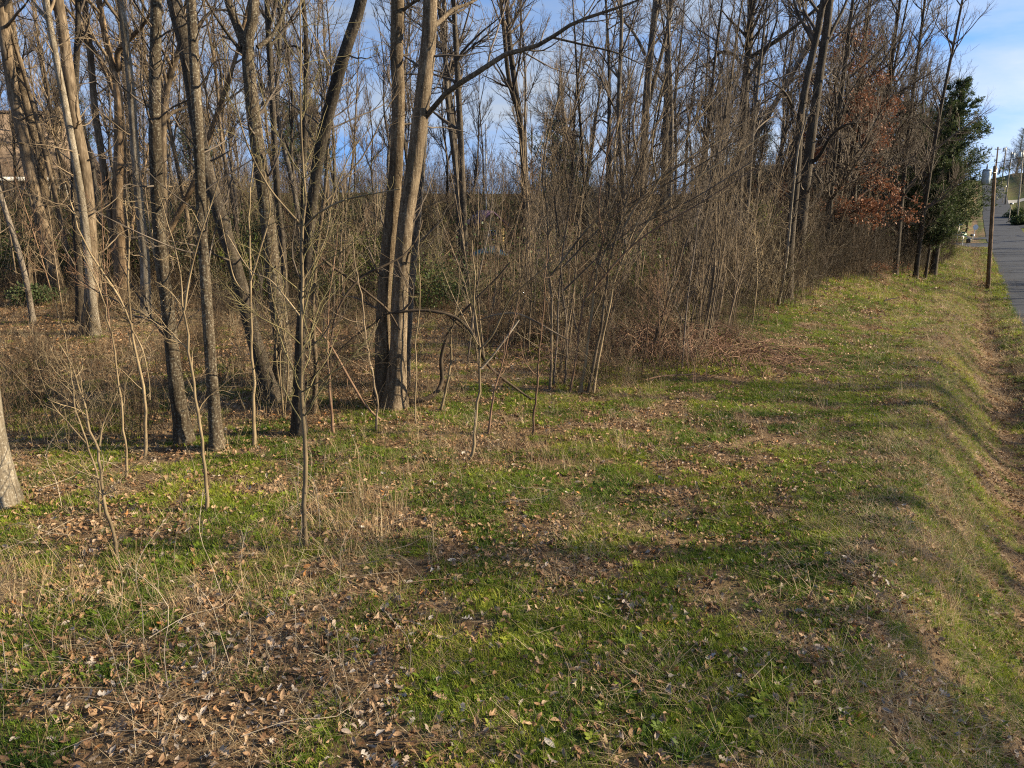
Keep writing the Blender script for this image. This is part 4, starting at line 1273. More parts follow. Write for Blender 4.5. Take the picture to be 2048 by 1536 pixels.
woody('fallen_branch', 'dark stick lying on the grass below the bramble mound', 'branch', [(1290, 760), (1320, 753), (1360, 750), (1400, 748)], (3, 3.5, 3, 2), [15.0, 15.2, 15.4, 15.5], 'twig_brown', 212, 3, 4)
woody('fallen_branch', 'small dark stick on the far lawn', 'branch', [(1768, 602), (1780, 598), (1796, 596)], (3, 3, 2), [31.5, 31.8, 32], 'vine', 213, 0)
woody('fallen_branch', 'reddish cane lying in the near grass', 'branch', [(330, 1512), (400, 1460), (455, 1425), (490, 1400)], (4, 4, 3, 2), [4.35, 4.62, 4.85, 5.0], 'twig_brown', 214, 0)

# thin dead weed stalks and lying canes of the near left ground
rg = np.random.default_rng(230)
stalk_mesh = []
for q in range(8):
    h = 1.0
    P = catmull(np.array([[0, 0, -.03], [rg.normal(0, .03), rg.normal(0, .03), .35], [rg.normal(0, .07), rg.normal(0, .07), .7], [rg.normal(0, .14), rg.normal(0, .14), 1.0]]), 9)
    Rr = np.linspace(.0045, .0018, 9)
    b = grow(rg, P[None], Rr[None], 7, .35, .98, .25, 40, .3, .3, 4, .6, .0012, lmax=.3)
    v, f = merge([tubes(P[None], Rr[None], 4), tubes(*b, 3)])
    stalk_mesh.append(v)
    stalk_mesh[-1] = mesh_from('dead_stalk', v, f, M['twig_brown' if q % 3 == 0 else 'dead_wood'])
cnt = 0
while cnt < 110:
    px = rg.uniform(0, 900) if rg.random() < .8 else rg.uniform(900, 1500)
    py = rg.uniform(880, 1500)
    if px > 900 and py > 1050: continue
    p, t = hit(px, py)
    o = link('dead_stalk', stalk_mesh[rg.integers(8)], category='weed stalk')
    zone = 'near the camera ' if py > 1250 else ('' if py > 1050 else 'further back ')
    where = 'below ' + mark(px)
    o['label'] = 'bare weed stalk ' + zone + where; o['group'] = 'weed stalks ' + zone + where
    o.location = p
    lying = rg.random() < .38
    s = rg.uniform(.35, 1.1)
    o.scale = (s, s, s)
    o.rotation_euler = (rg.normal(0, .15), R(rg.uniform(76, 86)), rg.uniform(0, 6.28)) if lying else (rg.normal(0, .16), rg.normal(0, .16), rg.uniform(0, 6.28))
    if lying:
        o.location.z += .05
        o['label'] = 'bleached cane lying flat ' + zone + where; o['group'] = 'lying canes ' + zone + where
        o.name = 'dead_cane'; o['category'] = 'dead cane'
    cnt += 1

# ------------------------------------------------------------------ repeated saplings and background trees

def variant_sapling(seed, h, mat, ang, up, n1, n2, n3, lean=0.1, stems=1):
    rg = np.random.default_rng(seed)
    Ps, Rs = [], []
    for s in range(stems):
        a = rg.uniform(0, 6.28); ln = lean * rg.uniform(.4, 1.4)
        hh = h * rg.uniform(.75, 1)
        d = np.array([math.cos(a), math.sin(a), 0]) * ln * hh
        P = catmull(np.array([[0.1 * math.cos(a) * (stems > 1), .1 * math.sin(a) * (stems > 1), -.05], d * .25 + [rg.normal(0, .05), rg.normal(0, .05), hh * .35], d * .6 + [rg.normal(0, .1), rg.normal(0, .1), hh * .7], d + [0, 0, hh]]), 12)
        Ps.append(P); Rs.append(np.linspace(.0042 * hh + .004, .004, 12))
    P, Rr = np.array(Ps), np.array(Rs)
    b1 = grow(rg, P, Rr, n1, .2, .98, .30, ang, up, .3, 7, .5, .0045, lmax=h * .35, shape=.75)
    b2 = grow(rg, *b1, n2, .1, 1, .42, 42, up, .35, 5, .65, .0034, lmax=h * .16)
    b3 = grow(rg, *b2, n3, .1, 1, .5, 42, up, .35, 3, .75, .0028, lmax=h * .09)
    v, f = merge([tubes(P, Rr, 6), tubes(*b1, 4), tubes(*b2, 3), tubes(*b3, 3)])
    return mesh_from('sapling', v, f, M[mat])


VS = []
for q in range(14):
    mat = ['sapling', 'twig_tan', 'sapling_green', 'twig_grey', 'twig_brown', 'twig_tan', 'sapling'][q % 7]
    VS.append(variant_sapling(300 + q, [4, 5.5, 3, 6.5, 4.5, 7, 3.5][q % 7], mat, [45, 36, 60, 34, 42, 30, 55][q % 7], [.4, .6, .15, .6, .5, .7, .2][q % 7], 18, 90, 260, .08 + .04 * (q % 3), 1 + (q % 4 == 1) * 2 + (q % 5 == 0)))


def front(px):
    """where the brush begins (pixel row of its foot) along the picture"""
    return np.interp(px, [-300, 0, 300, 600, 850, 1000, 1200, 1300, 1450, 1600, 1650, 1850, 1905, 2100], [590, 600, 610, 640, 650, 680, 715, 725, 690, 600, 565, 540, 515, 400])


rg = np.random.default_rng(400)
cnt = 0
while cnt < 270:
    y = math.sqrt(rg.uniform(11 ** 2, 62 ** 2)) if rg.random() < .75 else rg.uniform(11, 30)
    x = rg.uniform(-.8, .62) * (y + 2)
    z = float(zfun(x, y)); px, py, d = [float(q) for q in project(x, y, z)]
    fr = front(px)
    if py > fr + 8:
        if not (px < 760 and py < 900 and rg.random() < .10): continue
    if py > fr - 60 or rg.random() < .8:
        q = rg.integers(14)
        s, v = to_sv(x, y)
        if s > -2.2: continue
        o = link('sapling', VS[q], category='sapling')
        o.location = (x, y, z)
        sc = rg.uniform(.7, 1.35); o.scale = (sc, sc, sc)
        o.rotation_euler = (rg.normal(0, .05), (rg.normal(0.10, .08) if px > 950 else rg.normal(0, .06)), rg.uniform(0, 6.28) if px <= 950 else rg.normal(0, .5))
        if py > fr + 8:
            a = 'thin bare sapling on the open litter near ' + mark(px)
        else:
            kind = ['pale single stemmed', 'many stemmed', 'low wide', 'tall grey', 'red brown', 'tall slim tan', 'small pale'][q % 7]
            a = kind + ' sapling ' + ('just behind ' if y < 27 else 'far behind ') + mark(px)
        o['label'] = a; o['group'] = 'saplings: ' + a
        cnt += 1


rg = np.random.default_rng(430)
cnt = 0
while cnt < 30:
    px = rg.uniform(900, 1460); py = rg.uniform(650, front(px) + 45 if px > 1000 else 740)
    p, t = hit(px, py)
    q = int(rg.choice([1, 3, 5, 4, 1]))
    o = link('sapling', VS[q], category='sapling')
    o.location = p
    sc = rg.uniform(.55, 1.0); o.scale = (sc, sc, sc)
    o.rotation_euler = (rg.normal(0, .06), rg.normal(.14, .1), rg.normal(0, .5))
    kind = ['pale single stemmed', 'many stemmed', 'low wide', 'tall grey', 'red brown', 'tall slim tan', 'small pale'][q % 7]
    o['label'] = kind + ' sapling edging the thicket by ' + mark(px); o['group'] = 'front saplings: ' + o['label']
    cnt += 1


def variant_tree(seed, h, r, style, n=(22, 220, 1500), t0=.3, mat='bark_grey', tw='twig_grey', wob=.12):
    rg = np.random.default_rng(seed)
    pts = [[0, 0, -.15]]
    a = rg.uniform(0, 6.28); l = rg.uniform(0, .08)
    for k in range(1, 6):
        u = k / 5
        pts.append([math.cos(a) * l * h * u + rg.normal(0, wob), math.sin(a) * l * h * u + rg.normal(0, wob), h * u])
    P = catmull(np.array(pts), 18)
    Rr = r * (1 - np.linspace(0, 1, 18)) ** .8 + .012
    V, F = solid_trunk(P, Rr, 8, rg, .4, .05)
    (cv, cf), b1, b2 = crown_mesh(rg, P, Rr, *n, t0, .99, style)
    return mesh_from('trunk', V, F, M[mat]), mesh_from('crown', cv, cf, M[tw])


POP = dict(a1=34, u1=.75, f1=.26, a2=30, u2=.6, f2=.42, a3=30, u3=.5, f3=.5, wob=.2, rt=.0045)
SPR = dict(a1=52, u1=.35, f1=.34, a2=42, u2=.3, f2=.45, a3=40, u3=.25, f3=.5, wob=.32, rt=.0045)
VT = [variant_tree(500, 16, .10, POP, mat='bark_grey', tw='twig_grey'), variant_tree(501, 14, .085, POP, mat='bark_tan', tw='twig_tan'),
      variant_tree(502, 18, .145, SPR, mat='bark_dark', tw='twig_dark'), variant_tree(503, 15, .09, POP, mat='bark_brown', tw='twig_grey', t0=.2),
      variant_tree(504, 13, .075, POP, mat='bark_pale', tw='twig_tan', t0=.25), variant_tree(505, 17, .125, SPR, mat='bark_grey', tw='twig_grey', t0=.4),
      variant_tree(506, 12, .065, POP, mat='bark_dark', tw='twig_dark', t0=.15), variant_tree(507, 15, .10, SPR, mat='bark_brown', tw='twig_tan', t0=.25)]


def place_tree(q, x, y, sc, rz, label, group, tilt=(0, 0), name='bare_tree'):
    r = thing(name, label, 'tree', (x, y, float(zfun(x, y))), rz, group)
    r.rotation_euler = (tilt[0], tilt[1], rz)
    r.scale = (sc, sc, sc)
    link('trunk', VT[q][0], r); link('crown', VT[q][1], r, kind='stuff')
    return r


rg = np.random.default_rng(600)
placed = [p[1][:2] for p in TREES]
cnt = 0
tries = 0
while cnt < 175 and tries < 9000:
    tries += 1
    y = math.sqrt(rg.uniform(26 ** 2, 105 ** 2)) if rg.random() < .55 else rg.uniform(25, 60)
    x = rg.uniform(-.82, .70) * (y + 3)
    s, v = to_sv(x, y)
    if s > (-4.5 if v < 48 else -1.8) or (v > 108 and v < 126 and s > -40): continue
    z = float(zfun(x, y)); px, py, d = [float(q) for q in project(x, y, z)]
    if px > 1955: continue
    if px < 1150 and y > 45 and rg.random() < .55: continue
    if py > front(px) - 12: continue
    if min((x - a[0]) ** 2 + (y - a[1]) ** 2 for a in placed) < 1.9 ** 2: continue
    placed.append(np.array([x, y]))
    q = int(rg.choice(8, p=[.18, .14, .1, .16, .1, .1, .12, .1]) if px < 700 else rg.choice(8, p=[.22, .08, .14, .2, .03, .1, .2, .03]))
    if px > 1500: q = int(rg.choice([2, 6, 3, 0, 6]))
    lean = rg.normal(.07 if px > 1000 else 0, .05)
    far = y > 60
    kind = ['grey upright', 'slim tan', 'dark spreading', 'brown upright', 'pale slender', 'grey wide crowned', 'thin dark', 'brown wide crowned'][q]
    lb = kind + ' bare tree ' + ('far back behind ' if far else 'standing behind ') + mark(px)
    g = 'trees: ' + lb
    place_tree(q, x, y, rg.uniform(.75, 1.15), 0 if abs(lean) > .1 else rg.uniform(0, 6.28), lb, g, (rg.normal(0, .03), lean))
    cnt += 1

# the dense stand along the road, leaning out over the verge
rg = np.random.default_rng(620)
cnt = 0
while cnt < 62:
    v = rg.uniform(44, 110); s = -2.2 - 13 * rg.random() ** 1.4
    x, y = from_sv(s, v)
    if min((x - a[0]) ** 2 + (y - a[1]) ** 2 for a in placed) < 1.5 ** 2: continue
    px, py, d = [float(q) for q in project(x, y, float(zfun(x, y)))]
    if px > (1880 if v < 70 else 1915) or py > front(px) - 6: continue
    placed.append(np.array([x, y]))
    q = int(rg.choice([6, 6, 3, 0, 0, 3, 2, 7]))
    lb = ['grey upright', 'slim tan', 'dark spreading', 'brown upright', 'pale slender', 'grey wide crowned', 'thin dark', 'brown wide crowned'][q] + ' tree ' + ('edging the verge' if s > -6 else 'inside the stand') + ' level with ' + mark(px)
    place_tree(q, x, y, rg.uniform(.85, 1.25), rg.normal(0, .4), lb, 'stand: ' + lb, (rg.normal(0, .03), .05 + rg.normal(0, .03)))
    cnt += 1

# trees across the road, outside the picture: their shadows lie over the grass
rg = np.random.default_rng(640)
for k, (x, y, q, sc) in enumerate([(27, 3.5, 5, 1.0), (24, 4.6, 6, .95), (31, 2.2, 7, 1.0), (26, -3, 0, 1.05), (34, 5, 3, 1.0), (29, 14, 5, 1.0), (38, 15.5, 7, 1.1), (40, -2, 5, 1.1), (36, 21, 3, 1.1),
                                   (43, 24, 2, 1.0), (48, 31, 5, 1.0), (55, 40, 7, 1.0), (62, 48, 2, 1), (33, -9, 7, 1.0), (66, 57, 5, 1), (74, 66, 3, 1),
                                   (30, 18.5, 3, 1.0), (44, 12.5, 2, 1.0), (22, 3.4, 3, .8), (27, 6.3, 6, 1.0), (29.5, 4.4, 0, 1.0), (33, 7.2, 3, 1.05), (25.5, 8.2, 0, .9), (36, 3.2, 5, 1.1), (36, 9.4, 6, 1.2), (31, 11, 3, 1.0), (41, 5.2, 0, 1.1), (41, 9.5, 3, 1.1), (27.5, 15.6, 6, 1.0), (33, 16.4, 0, 1.0), (48, 4, 5, 1.1), (46, 18, 0, 1.1), (58, 36, 0, 1.0), (70, 51, 7, 1.1), (82, 76, 2, 1.0), (92, 84, 5, 1.0), (23, 9, 6, 1.0), (46, 8, 3, 1.0)]):
    place_tree(q, x, y, sc, rg.uniform(0, 6.28), '%s bare tree across the road, beyond the right side' % ['grey upright', 'slim tan', 'dark spreading', 'brown upright', 'pale slender', 'grey wide crowned', 'thin dark', 'brown wide crowned'][q], 'bare trees across the road')


rg = np.random.default_rng(645)
for k in range(16):
    v = 62 + k * 8.5 + rg.uniform(-2, 2); s = rg.uniform(13.5, 24)
    x, y = from_sv(s, v)
    q = int(rg.choice([0, 2, 5, 7, 3]))
    place_tree(q, x, y, rg.uniform(.8, 1.1), rg.uniform(0, 6.28), '%s bare tree lining the far side of the road' % ['grey upright', 'slim tan', 'dark spreading', 'brown upright', 'pale slender', 'grey wide crowned', 'thin dark', 'brown wide crowned'][q], 'bare trees along the far side of the road')

# ------------------------------------------------------------------ evergreens, the rust leaved oak, privet
def sprays(rg, P, n, size, spread, mat, name, parent, off, drop=0.0, cls=2, aspect=.35, twod=False):
    """leaf sized faces gathered along branches"""
    N, K, _ = P.shape
    b = rg.integers(0, N, n); t = rg.uniform(.15, 1, n) * (K - 1)
    i = np.minimum(t.astype(int), K - 2); f = (t - i)[:, None]
    c = P[b, i] * (1 - f) + P[b, i + 1] * f + rg.normal(0, spread, (n, 3)) - [0, 0, drop]
    d = P[b, i + 1] - P[b, i]; d /= np.linalg.norm(d, axis=1, keepdims=True) + 1e-9
    d = d + rg.normal(0, .7, (n, 3)); d /= np.linalg.norm(d, axis=1, keepdims=True)
    s = np.cross(d, rg.normal(size=(n, 3))); s /= np.linalg.norm(s, axis=1, keepdims=True)
    L = size * rg.uniform(.6, 1.4, n)[:, None]
    W = L * aspect
    V = np.stack([c - s * W * .5, c + s * W * .5 , c + d * L * .6 + s * W * .6, c + d * L, c + d * L * .6 - s * W * .6], axis=1).reshape(-1, 3)
    k = np.arange(n)[:, None] * 5
    Fq = k + np.array([[0, 1, 2, 4]]); Ft = k + np.array([[4, 2, 3]])
    return link(name, mesh_from(name, V - off, [Fq, Ft], M[mat], False), parent, kind='stuff')


def cedar(label, x, y, h, rb, seed, mat='cedar', n=15000, base=.12, cat='cedar tree', name='cedar_tree', group=None, droop=-.1):
    rg = np.random.default_rng(seed)
    z = float(zfun(x, y)); off = np.array([x, y, z])
    root = thing(name, label, cat, tuple(off), 0, group)
    P = catmull(np.array([[0, 0, -.1], [rg.normal(0, .1), rg.normal(0, .1), h * .4], [rg.normal(0, .15), rg.normal(0, .15), h * .75], [rg.normal(0, .1), 0, h]]), 16)
    Rr = np.linspace(.02 * h, .01, 16)
    link('trunk', mesh_from('trunk', *solid_trunk(P, Rr, 8, rg, .3, .05), M['bark_dark']), root)
    nb = 210
    t = rg.uniform(base, .99, nb); a = rg.uniform(0, 6.28, nb)
    prof = rb * (np.sin(np.pi * (0.10 + 0.9 * (1 - t)) * .62)) * rg.uniform(.3, 1.3, nb)
    B = np.zeros((nb, 7, 3))
    u = np.linspace(0, 1, 7)
    for k in range(7):
        B[:, k, 0] = np.cos(a) * prof * u[k]; B[:, k, 1] = np.sin(a) * prof * u[k]
        B[:, k, 2] = t * h + prof * (0.75 * u[k] ** 1.4 + droop * u[k])
    B += rg.normal(0, .05, B.shape)
    BR = np.repeat(np.linspace(.03, .006, 7)[None], nb, 0)
    b2 = grow(rg, B, BR, 2200, .12, 1, .42, 45, .15, .3, 5, .5, .004, lmax=1.0)
    mv, mf = merge([tubes(B, BR, 4), tubes(*b2, 3)])
    link('branches', mesh_from('branches', mv, mf, M['twig_dark']), root, kind='stuff')
    sprays(rg, np.concatenate([b2[0] + 0]), n, .17, .06, mat, 'foliage', root, np.zeros(3), aspect=.22)
    return root


def at_px(px, Y):
    """x for a column of the picture at depth Y near the ground"""
    return (px - 1024) / FPX * (Y * CP + 4 * SP)


cx = lambda px, Y: ((px - 1024) / FPX * (Y * CP + 5.5 * SP), Y)
x, y = cx(1866, 57); cedar('tall dark cedar with a ragged tip at the end of the tree line', x, y, 14.5, 2.7, 701, n=38000, base=.22)
x, y = cx(1835, 61); cedar('broad dark cedar with a lower rounded top behind the oak', x, y, 12.0, 4.2, 702, n=34000)
x, y = cx(1770, 70); cedar('dim evergreen deep behind the rust leaved oak', x, y, 12, 4.6, 703, n=20000)
x, y = cx(1850, 53); cedar('small low cedar bough clump beside the grass verge', x, y, 6.5, 1.6, 704, n=9000, base=.35)
for k, (px, Y, h, rb, lab) in enumerate([(1105, 62, 8.5, 2.6, 'small dark cedar behind the brown brush near the playhouse'),
                                        (1140, 70, 8, 2.3, 'second small cedar close right of the one by the playhouse'),
                                        (1490, 75, 10, 3.2, 'bluish evergreen behind the dark straight trunk'),
                                        (640, 72, 10.5, 3.0, 'green pine between the stout forked tree and the leaning one'),
                                        (590, 80, 11, 2.7, 'paler pine top just left of the leaning dark trunk'),
                                        (170, 75, 12, 3.0, 'green pine behind the white patched stems'),
                                        (420, 66, 9.5, 2.8, 'hazy evergreen behind the bowed lichened tree')]):
    x, y = cx(px, Y)
    cedar(lab, x, y, h, rb, 710 + k, mat='pine' if k > 2 else 'cedar', n=7000, base=.1 if k < 3 else .35, cat='evergreen tree', name='evergreen_tree')

# rust leaved oak
rg = np.random.default_rng(740)
ox, oy = cx(1640, 43)
oz = float(zfun(ox, oy))
oak = thing('oak_tree', 'oak still holding its rust brown dead leaves, right of the dark trunks', 'oak tree', (ox, oy, oz))
P = catmull(np.array([[0, 0, -.1], [.1, 0, 3], [.3, .1, 6.5], [.2, -.1, 10], [.6, 0, 12.5]]), 18)
Rr = np.linspace(.17, .02, 18)
link('trunk', mesh_from('trunk', *solid_trunk(P, Rr, 10, rg, .4, .05), M['bark_dark']), oak)
b1 = grow(rg, P[None], Rr[None], 34, .10, .98, .36, 72, .12, .3, 9, .5, .01, lmax=5.2, shape=.72, flat=.5)
b2 = grow(rg, *b1, 330, .2, 1, .42, 45, .1, .35, 6, .6, .006, lmax=1.8)
b3 = grow(rg, *b2, 1300, .1, 1, .45, 42, .1, .35, 4, .7, .004, lmax=.7)
mv, mf = merge([tubes(*b1, 5), tubes(*b2, 3), tubes(*b3, 3)])
link('branches', mesh_from('branches', mv, mf, M['twig_dark']), oak, kind='stuff')
keep = (vnoise(b3[0][:, 0, 0] * 1.0 + b3[0][:, 0, 1], b3[0][:, 0, 2], 1.1, 9) > .40) | (b3[0][:, 0, 2] < 4.2) & (rg.random(len(b3[0])) < .6)
sprays(rg, b3[0][keep], 9000, .115, .15, 'oak_leaf', 'leaves', oak, np.zeros(3), drop=.05, aspect=.5)

# privet and other shrubs holding green leaves
def shrub(label, px, py, r, h, n, mat, seed, name='evergreen_shrub'):
    rg = np.random.default_rng(seed)
    p, t = hit(px, py)
    root = thing(name, label, 'shrub', tuple(p))
    k = 26
    a = rg.uniform(0, 6.28, k); l = rg.uniform(.2, 1, k)
    B = np.zeros((k, 7, 3)); u = np.linspace(0, 1, 7)
    for q in range(7):
        B[:, q, 0] = np.cos(a) * r * l * u[q] ** .8; B[:, q, 1] = np.sin(a) * r * l * u[q] ** .8
        B[:, q, 2] = h * (1.15 - .5 * l) * (u[q] - .25 * u[q] ** 3)
    B += rg.normal(0, .05, B.shape)
    BR = np.repeat(np.linspace(.014, .004, 7)[None], k, 0)
    b2 = grow(rg, B, BR, 220, .2, 1, .4, 42, .3, .3, 5, .6, .003, lmax=1)
    link('stems', mesh_from('stems', *merge([tubes(B, BR, 4), tubes(*b2, 3)]), M['twig_tan']), root, kind='stuff')
    if n:
        sprays(rg, b2[0], n, .07, .07, mat, 'leaves', root, np.zeros(3), aspect=.5)
    return root


shrub('yellow green privet bush at the corner where the wood meets the verge', 1850, 528, 2.0, 2.2, 3600, 'privet', 751)
shrub('second privet bush nearer the cedar trunk', 1888, 520, 1.5, 1.9, 1800, 'privet', 752)
shrub('lime green leafy shoot among the dark trunks', 1520, 560, .9, 4.5, 900, 'privet', 753)
shrub('loose green bush right of the playhouse', 1085, 600, 1.2, 1.8, 900, 'evergreen_l' if 0 else 'cedar', 754)
shrub('green honeysuckle tangle behind the joined trunks', 735, 600, 1.6, 3.0, 1600, 'privet', 755)
shrub('low evergreen bush under the leftmost leaning trees', 78, 610, 1.0, .8, 2200, 'cedar', 756)
shrub('green bush low in the middle of the thicket', 1290, 610, 1.5, 2.2, 1300, 'privet', 757)
shrub('greenish shrub behind the stout forked tree', 500, 590, 1.8, 2.6, 1500, 'privet', 758)

# ------------------------------------------------------------------ uncountable brush
def clump(rg, h, n, lean, n2, thick=.006):
    """stems of one brush clump, bending over"""
    a = rg.uniform(0, 6.28, n); l = lean * rg.uniform(.2, 1.3, n); hh = h * rg.uniform(.45, 1.1, n)
    B = np.zeros((n, 6, 3)); u = np.linspace(0, 1, 6)
    bx, by = rg.normal(0, .35, n), rg.normal(0, .35, n)
    for q in range(6):
        B[:, q, 0] = bx + np.cos(a) * l * hh * u[q] ** 1.7
        B[:, q, 1] = by + np.sin(a) * l * hh * u[q] ** 1.7
        B[:, q, 2] = hh * (u[q] - .35 * l * u[q] ** 3) - .03
    B[:, 1:] += rg.normal(0, .04 * h / 2, (n, 5, 3))
    BR = np.repeat(np.linspace(thick, thick * .5, 6)[None], n, 0)
    b2 = grow(rg, B, BR, n2, .15, 1, .35, 45, .25, .4, 4, .7, thick * .5, lmax=.9)
    b3 = grow(rg, *b2, n2 * 2, .1, 1, .5, 45, .1, .4, 3, .8, thick * .4, lmax=.45)
    v, f = merge([tubes(B, BR, 4), tubes(*b2, 3), tubes(*b3, 3)])
    return mesh_from('brush_shape', v, f, M['brush'])


rgb = np.random.default_rng(800)
brush_kinds = [clump(rgb, 2.2, 16, .25, 60), clump(rgb, 3.0, 12, .2, 70), clump(rgb, 1.5, 20, .6, 60), clump(rgb, 1.0, 24, .9, 60, .005), clump(rgb, 3.8, 9, .3, 80, .007), clump(rgb, 2.6, 14, .5, 60)]


def ever_kind(rg, h, n):
    c = rg.normal(0, 1, (n, 3)) * [.5, .5, .35] * h / 2 + [0, 0, h * .5]
    d = rg.normal(0, 1, (n, 3)); d /= np.linalg.norm(d, axis=1, keepdims=True)
    s = np.cross(d, rg.normal(size=(n, 3))); s /= np.linalg.norm(s, axis=1, keepdims=True)
    L = .07; W = .035
    V = np.stack([c, c + d * L * .5 + s * W, c + d * L, c + d * L * .5 - s * W], 1).reshape(-1, 3)
    F = np.arange(n * 4).reshape(n, 4)
    return mesh_from('green_shape', V, F, M['evergreen'], False)


green_kinds = [ever_kind(rgb, 1.6, 350), ever_kind(rgb, 2.4, 420), ever_kind(rgb, 1.0, 260)]


def brush_points(rg, n, y0, y1, test):
    y = np.sqrt(rg.uniform(y0 * y0, y1 * y1, n)); x = rg.uniform(-.85, .78, n) * (y + 3)
    s, v = to_sv(x, y)
    z = zfun(x, y); px, py, d = project(x, y, z)
    k = test(rg, x, y, px, py, s, v) & (s < np.where(v > 42, -1.0, -3.2)) & ~((v > 111) & (v < 124) & (s > -42))
    return x[k], y[k], z[k], px[k], py[k]


def t_brush(rg, x, y, px, py, s, v):
    n = vnoise(x, y, 2.2, 81)
    fr = front(px) + (n - .5) * 34
    dens = np.where(px > 950, 1.0, .8 * smooth(0, 50, fr - py) + .12)
    return (py < fr) & (rg.random(len(x)) < np.where(px > 1600, 1.6, 1) * np.where((px > 925) & (px < 1045) & (y > 22), .22, 1) * dens * np.clip(.1 + 1.5 * (n - .12), 0, 1.4))


rg = np.random.default_rng(810)
xs, ys, zs, pxs, pys = brush_points(rg, 7000, 13, 75, t_brush)
n = len(xs)
nearf = (front(pxs) - pys) < 28
light = rg.random(n) < .2
idx = np.where(nearf & (pxs > 900), rg.choice([2, 3, 3, 5], n), rg.choice([0, 1, 4, 5, 2], n))
tint = np.clip(np.where(pxs > 950, rg.normal(.42, .2, n), rg.normal(.36, .26, n)) + .3 * (vnoise(xs, ys, 3, 5) - .5), 0, 1)
tint = np.where(light, rg.uniform(.8, 1, n), tint)
scatter('brush', np.stack([xs, ys, zs], 1), np.stack([rg.normal(0, .08, n), rg.normal(0, .08, n), rg.uniform(0, 6.28, n)], 1), rg.uniform(.5, 1.6, n), idx, tint, brush_kinds,
        kind='stuff', label='dense leafless brown brush filling the wood behind the trunks')
nobj.append(('brush', n))

# darker, taller brush filling the foot of the stand along the road
rg = np.random.default_rng(815)
v_ = rg.uniform(33, 92, 2600); s_ = -1.2 - 15 * rg.random(2600) ** 1.3 - 3.5 * smooth(50, 36, v_)
xs, ys = from_sv(s_, v_); zs = zfun(xs, ys)
pxs, pys, _d = project(xs, ys, zs)
kk = (pys < front(pxs) - 2 + 10 * (vnoise(xs, ys, 1.5, 6) - .5)) & (pxs > 1480) & (pxs < 1915)
xs, ys, zs = xs[kk], ys[kk], zs[kk]; n = len(xs)
scatter('roadside_brush', np.stack([xs, ys, zs], 1), np.stack([rg.normal(0, .1, n), rg.normal(0, .1, n), rg.uniform(0, 6.28, n)], 1), rg.uniform(.7, 1.5, n), rg.choice([0, 1, 4, 5], n),
        np.clip(rg.normal(.28, .2, n), 0, 1), brush_kinds, kind='stuff', label='dark tangled brush at the foot of the stand along the road')
nobj.append(('roadside', n))

# low ragged undergrowth of small twigs over the litter under the trees
xs, ys, zs, pxs, pys = brush_points(rg, 4600, 9, 34, lambda rg, x, y, px, py, s, v: (py < np.interp(px, [0, 400, 800, 1100, 1300, 1500], [900, 880, 830, 800, 770, 700])) & (px < 1500) & (rg.random(len(x)) < .95 * smooth(.25, .7, vnoise(x, y, 1.3, 4))))
n = len(xs)
scatter('undergrowth', np.stack([xs, ys, zs], 1), np.stack([rg.normal(0, .1, n), rg.normal(0, .1, n), rg.uniform(0, 6.28, n)], 1), rg.uniform(.2, .75, n), rg.choice([0, 2, 3, 5], n), rg.uniform(.1, 1, n), brush_kinds,
        kind='stuff', label='sparse knee high twiggy undergrowth on the leaf litter')
nobj.append(('undergrowth', n))

xs, ys, zs, pxs, pys = brush_points(rg, 3200, 20, 80, lambda rg, x, y, px, py, s, v: (py < front(px) - 14) & (rg.random(len(x)) < np.where((px > 920), .45, 1)) & (rg.random(len(x)) < .15 + .8 * smooth(.45, .7, vnoise(x, y, 6, 14))))
n = len(xs)
scatter('green_undergrowth', np.stack([xs, ys, zs], 1), np.stack([np.zeros(n), np.zeros(n), rg.uniform(0, 6.28, n)], 1), rg.uniform(.6, 1.5, n), rg.integers(0, 3, n), rg.uniform(0, .8, n), green_kinds,
        kind='stuff', label='dull evergreen honeysuckle leaves low in the wood')
nobj.append(('green_undergrowth', n))

# bramble mound at the edge of the grass
rg = np.random.default_rng(820)
bc, _ = hit(1340, 705)
root = thing('bramble_mound', 'heap of arching reddish brown bramble canes at the thicket edge', 'bramble', tuple(bc))
n = 620
c = rg.normal(0, 1, (n, 2)) * [2.0, 1.0]
a = rg.uniform(0, 6.28, n); Lc = rg.uniform(.7, 2.0, n); hh = rg.uniform(.25, .95, n) * np.exp(-(c[:, 0] / 2.6) ** 2)
B = np.zeros((n, 8, 3)); u = np.linspace(0, 1, 8)
for q in range(8):
    B[:, q, 0] = c[:, 0] + np.cos(a) * Lc * u[q]; B[:, q, 1] = c[:, 1] + np.sin(a) * Lc * u[q]
    B[:, q, 2] = hh * 4 * u[q] * (1 - u[q]) * .9 + .02
B += rg.normal(0, .03, B.shape)
gz = zfun(bc[0] + B[:, :, 0].ravel(), bc[1] + B[:, :, 1].ravel()).reshape(n, 8) - bc[2]
B[:, :, 2] += gz
BR = np.repeat(np.linspace(.009, .004, 8)[None], n, 0)
b2 = grow(rg, B, BR, 500, .1, 1, .25, 45, 0, .4, 4, .7, .0025, lmax=.5)
link('canes', mesh_from('canes', *merge([tubes(B, BR, 4), tubes(*b2, 3)]), M['bramble']), root, kind='stuff')

# fallen oak twigs with leaves at the edge of the dark stand
shrub('low heap of fallen oak twigs with rust leaves under the stand', 1720, 545, 2.6, .7, 900, 'oak_leaf', 831, name='brush_heap')

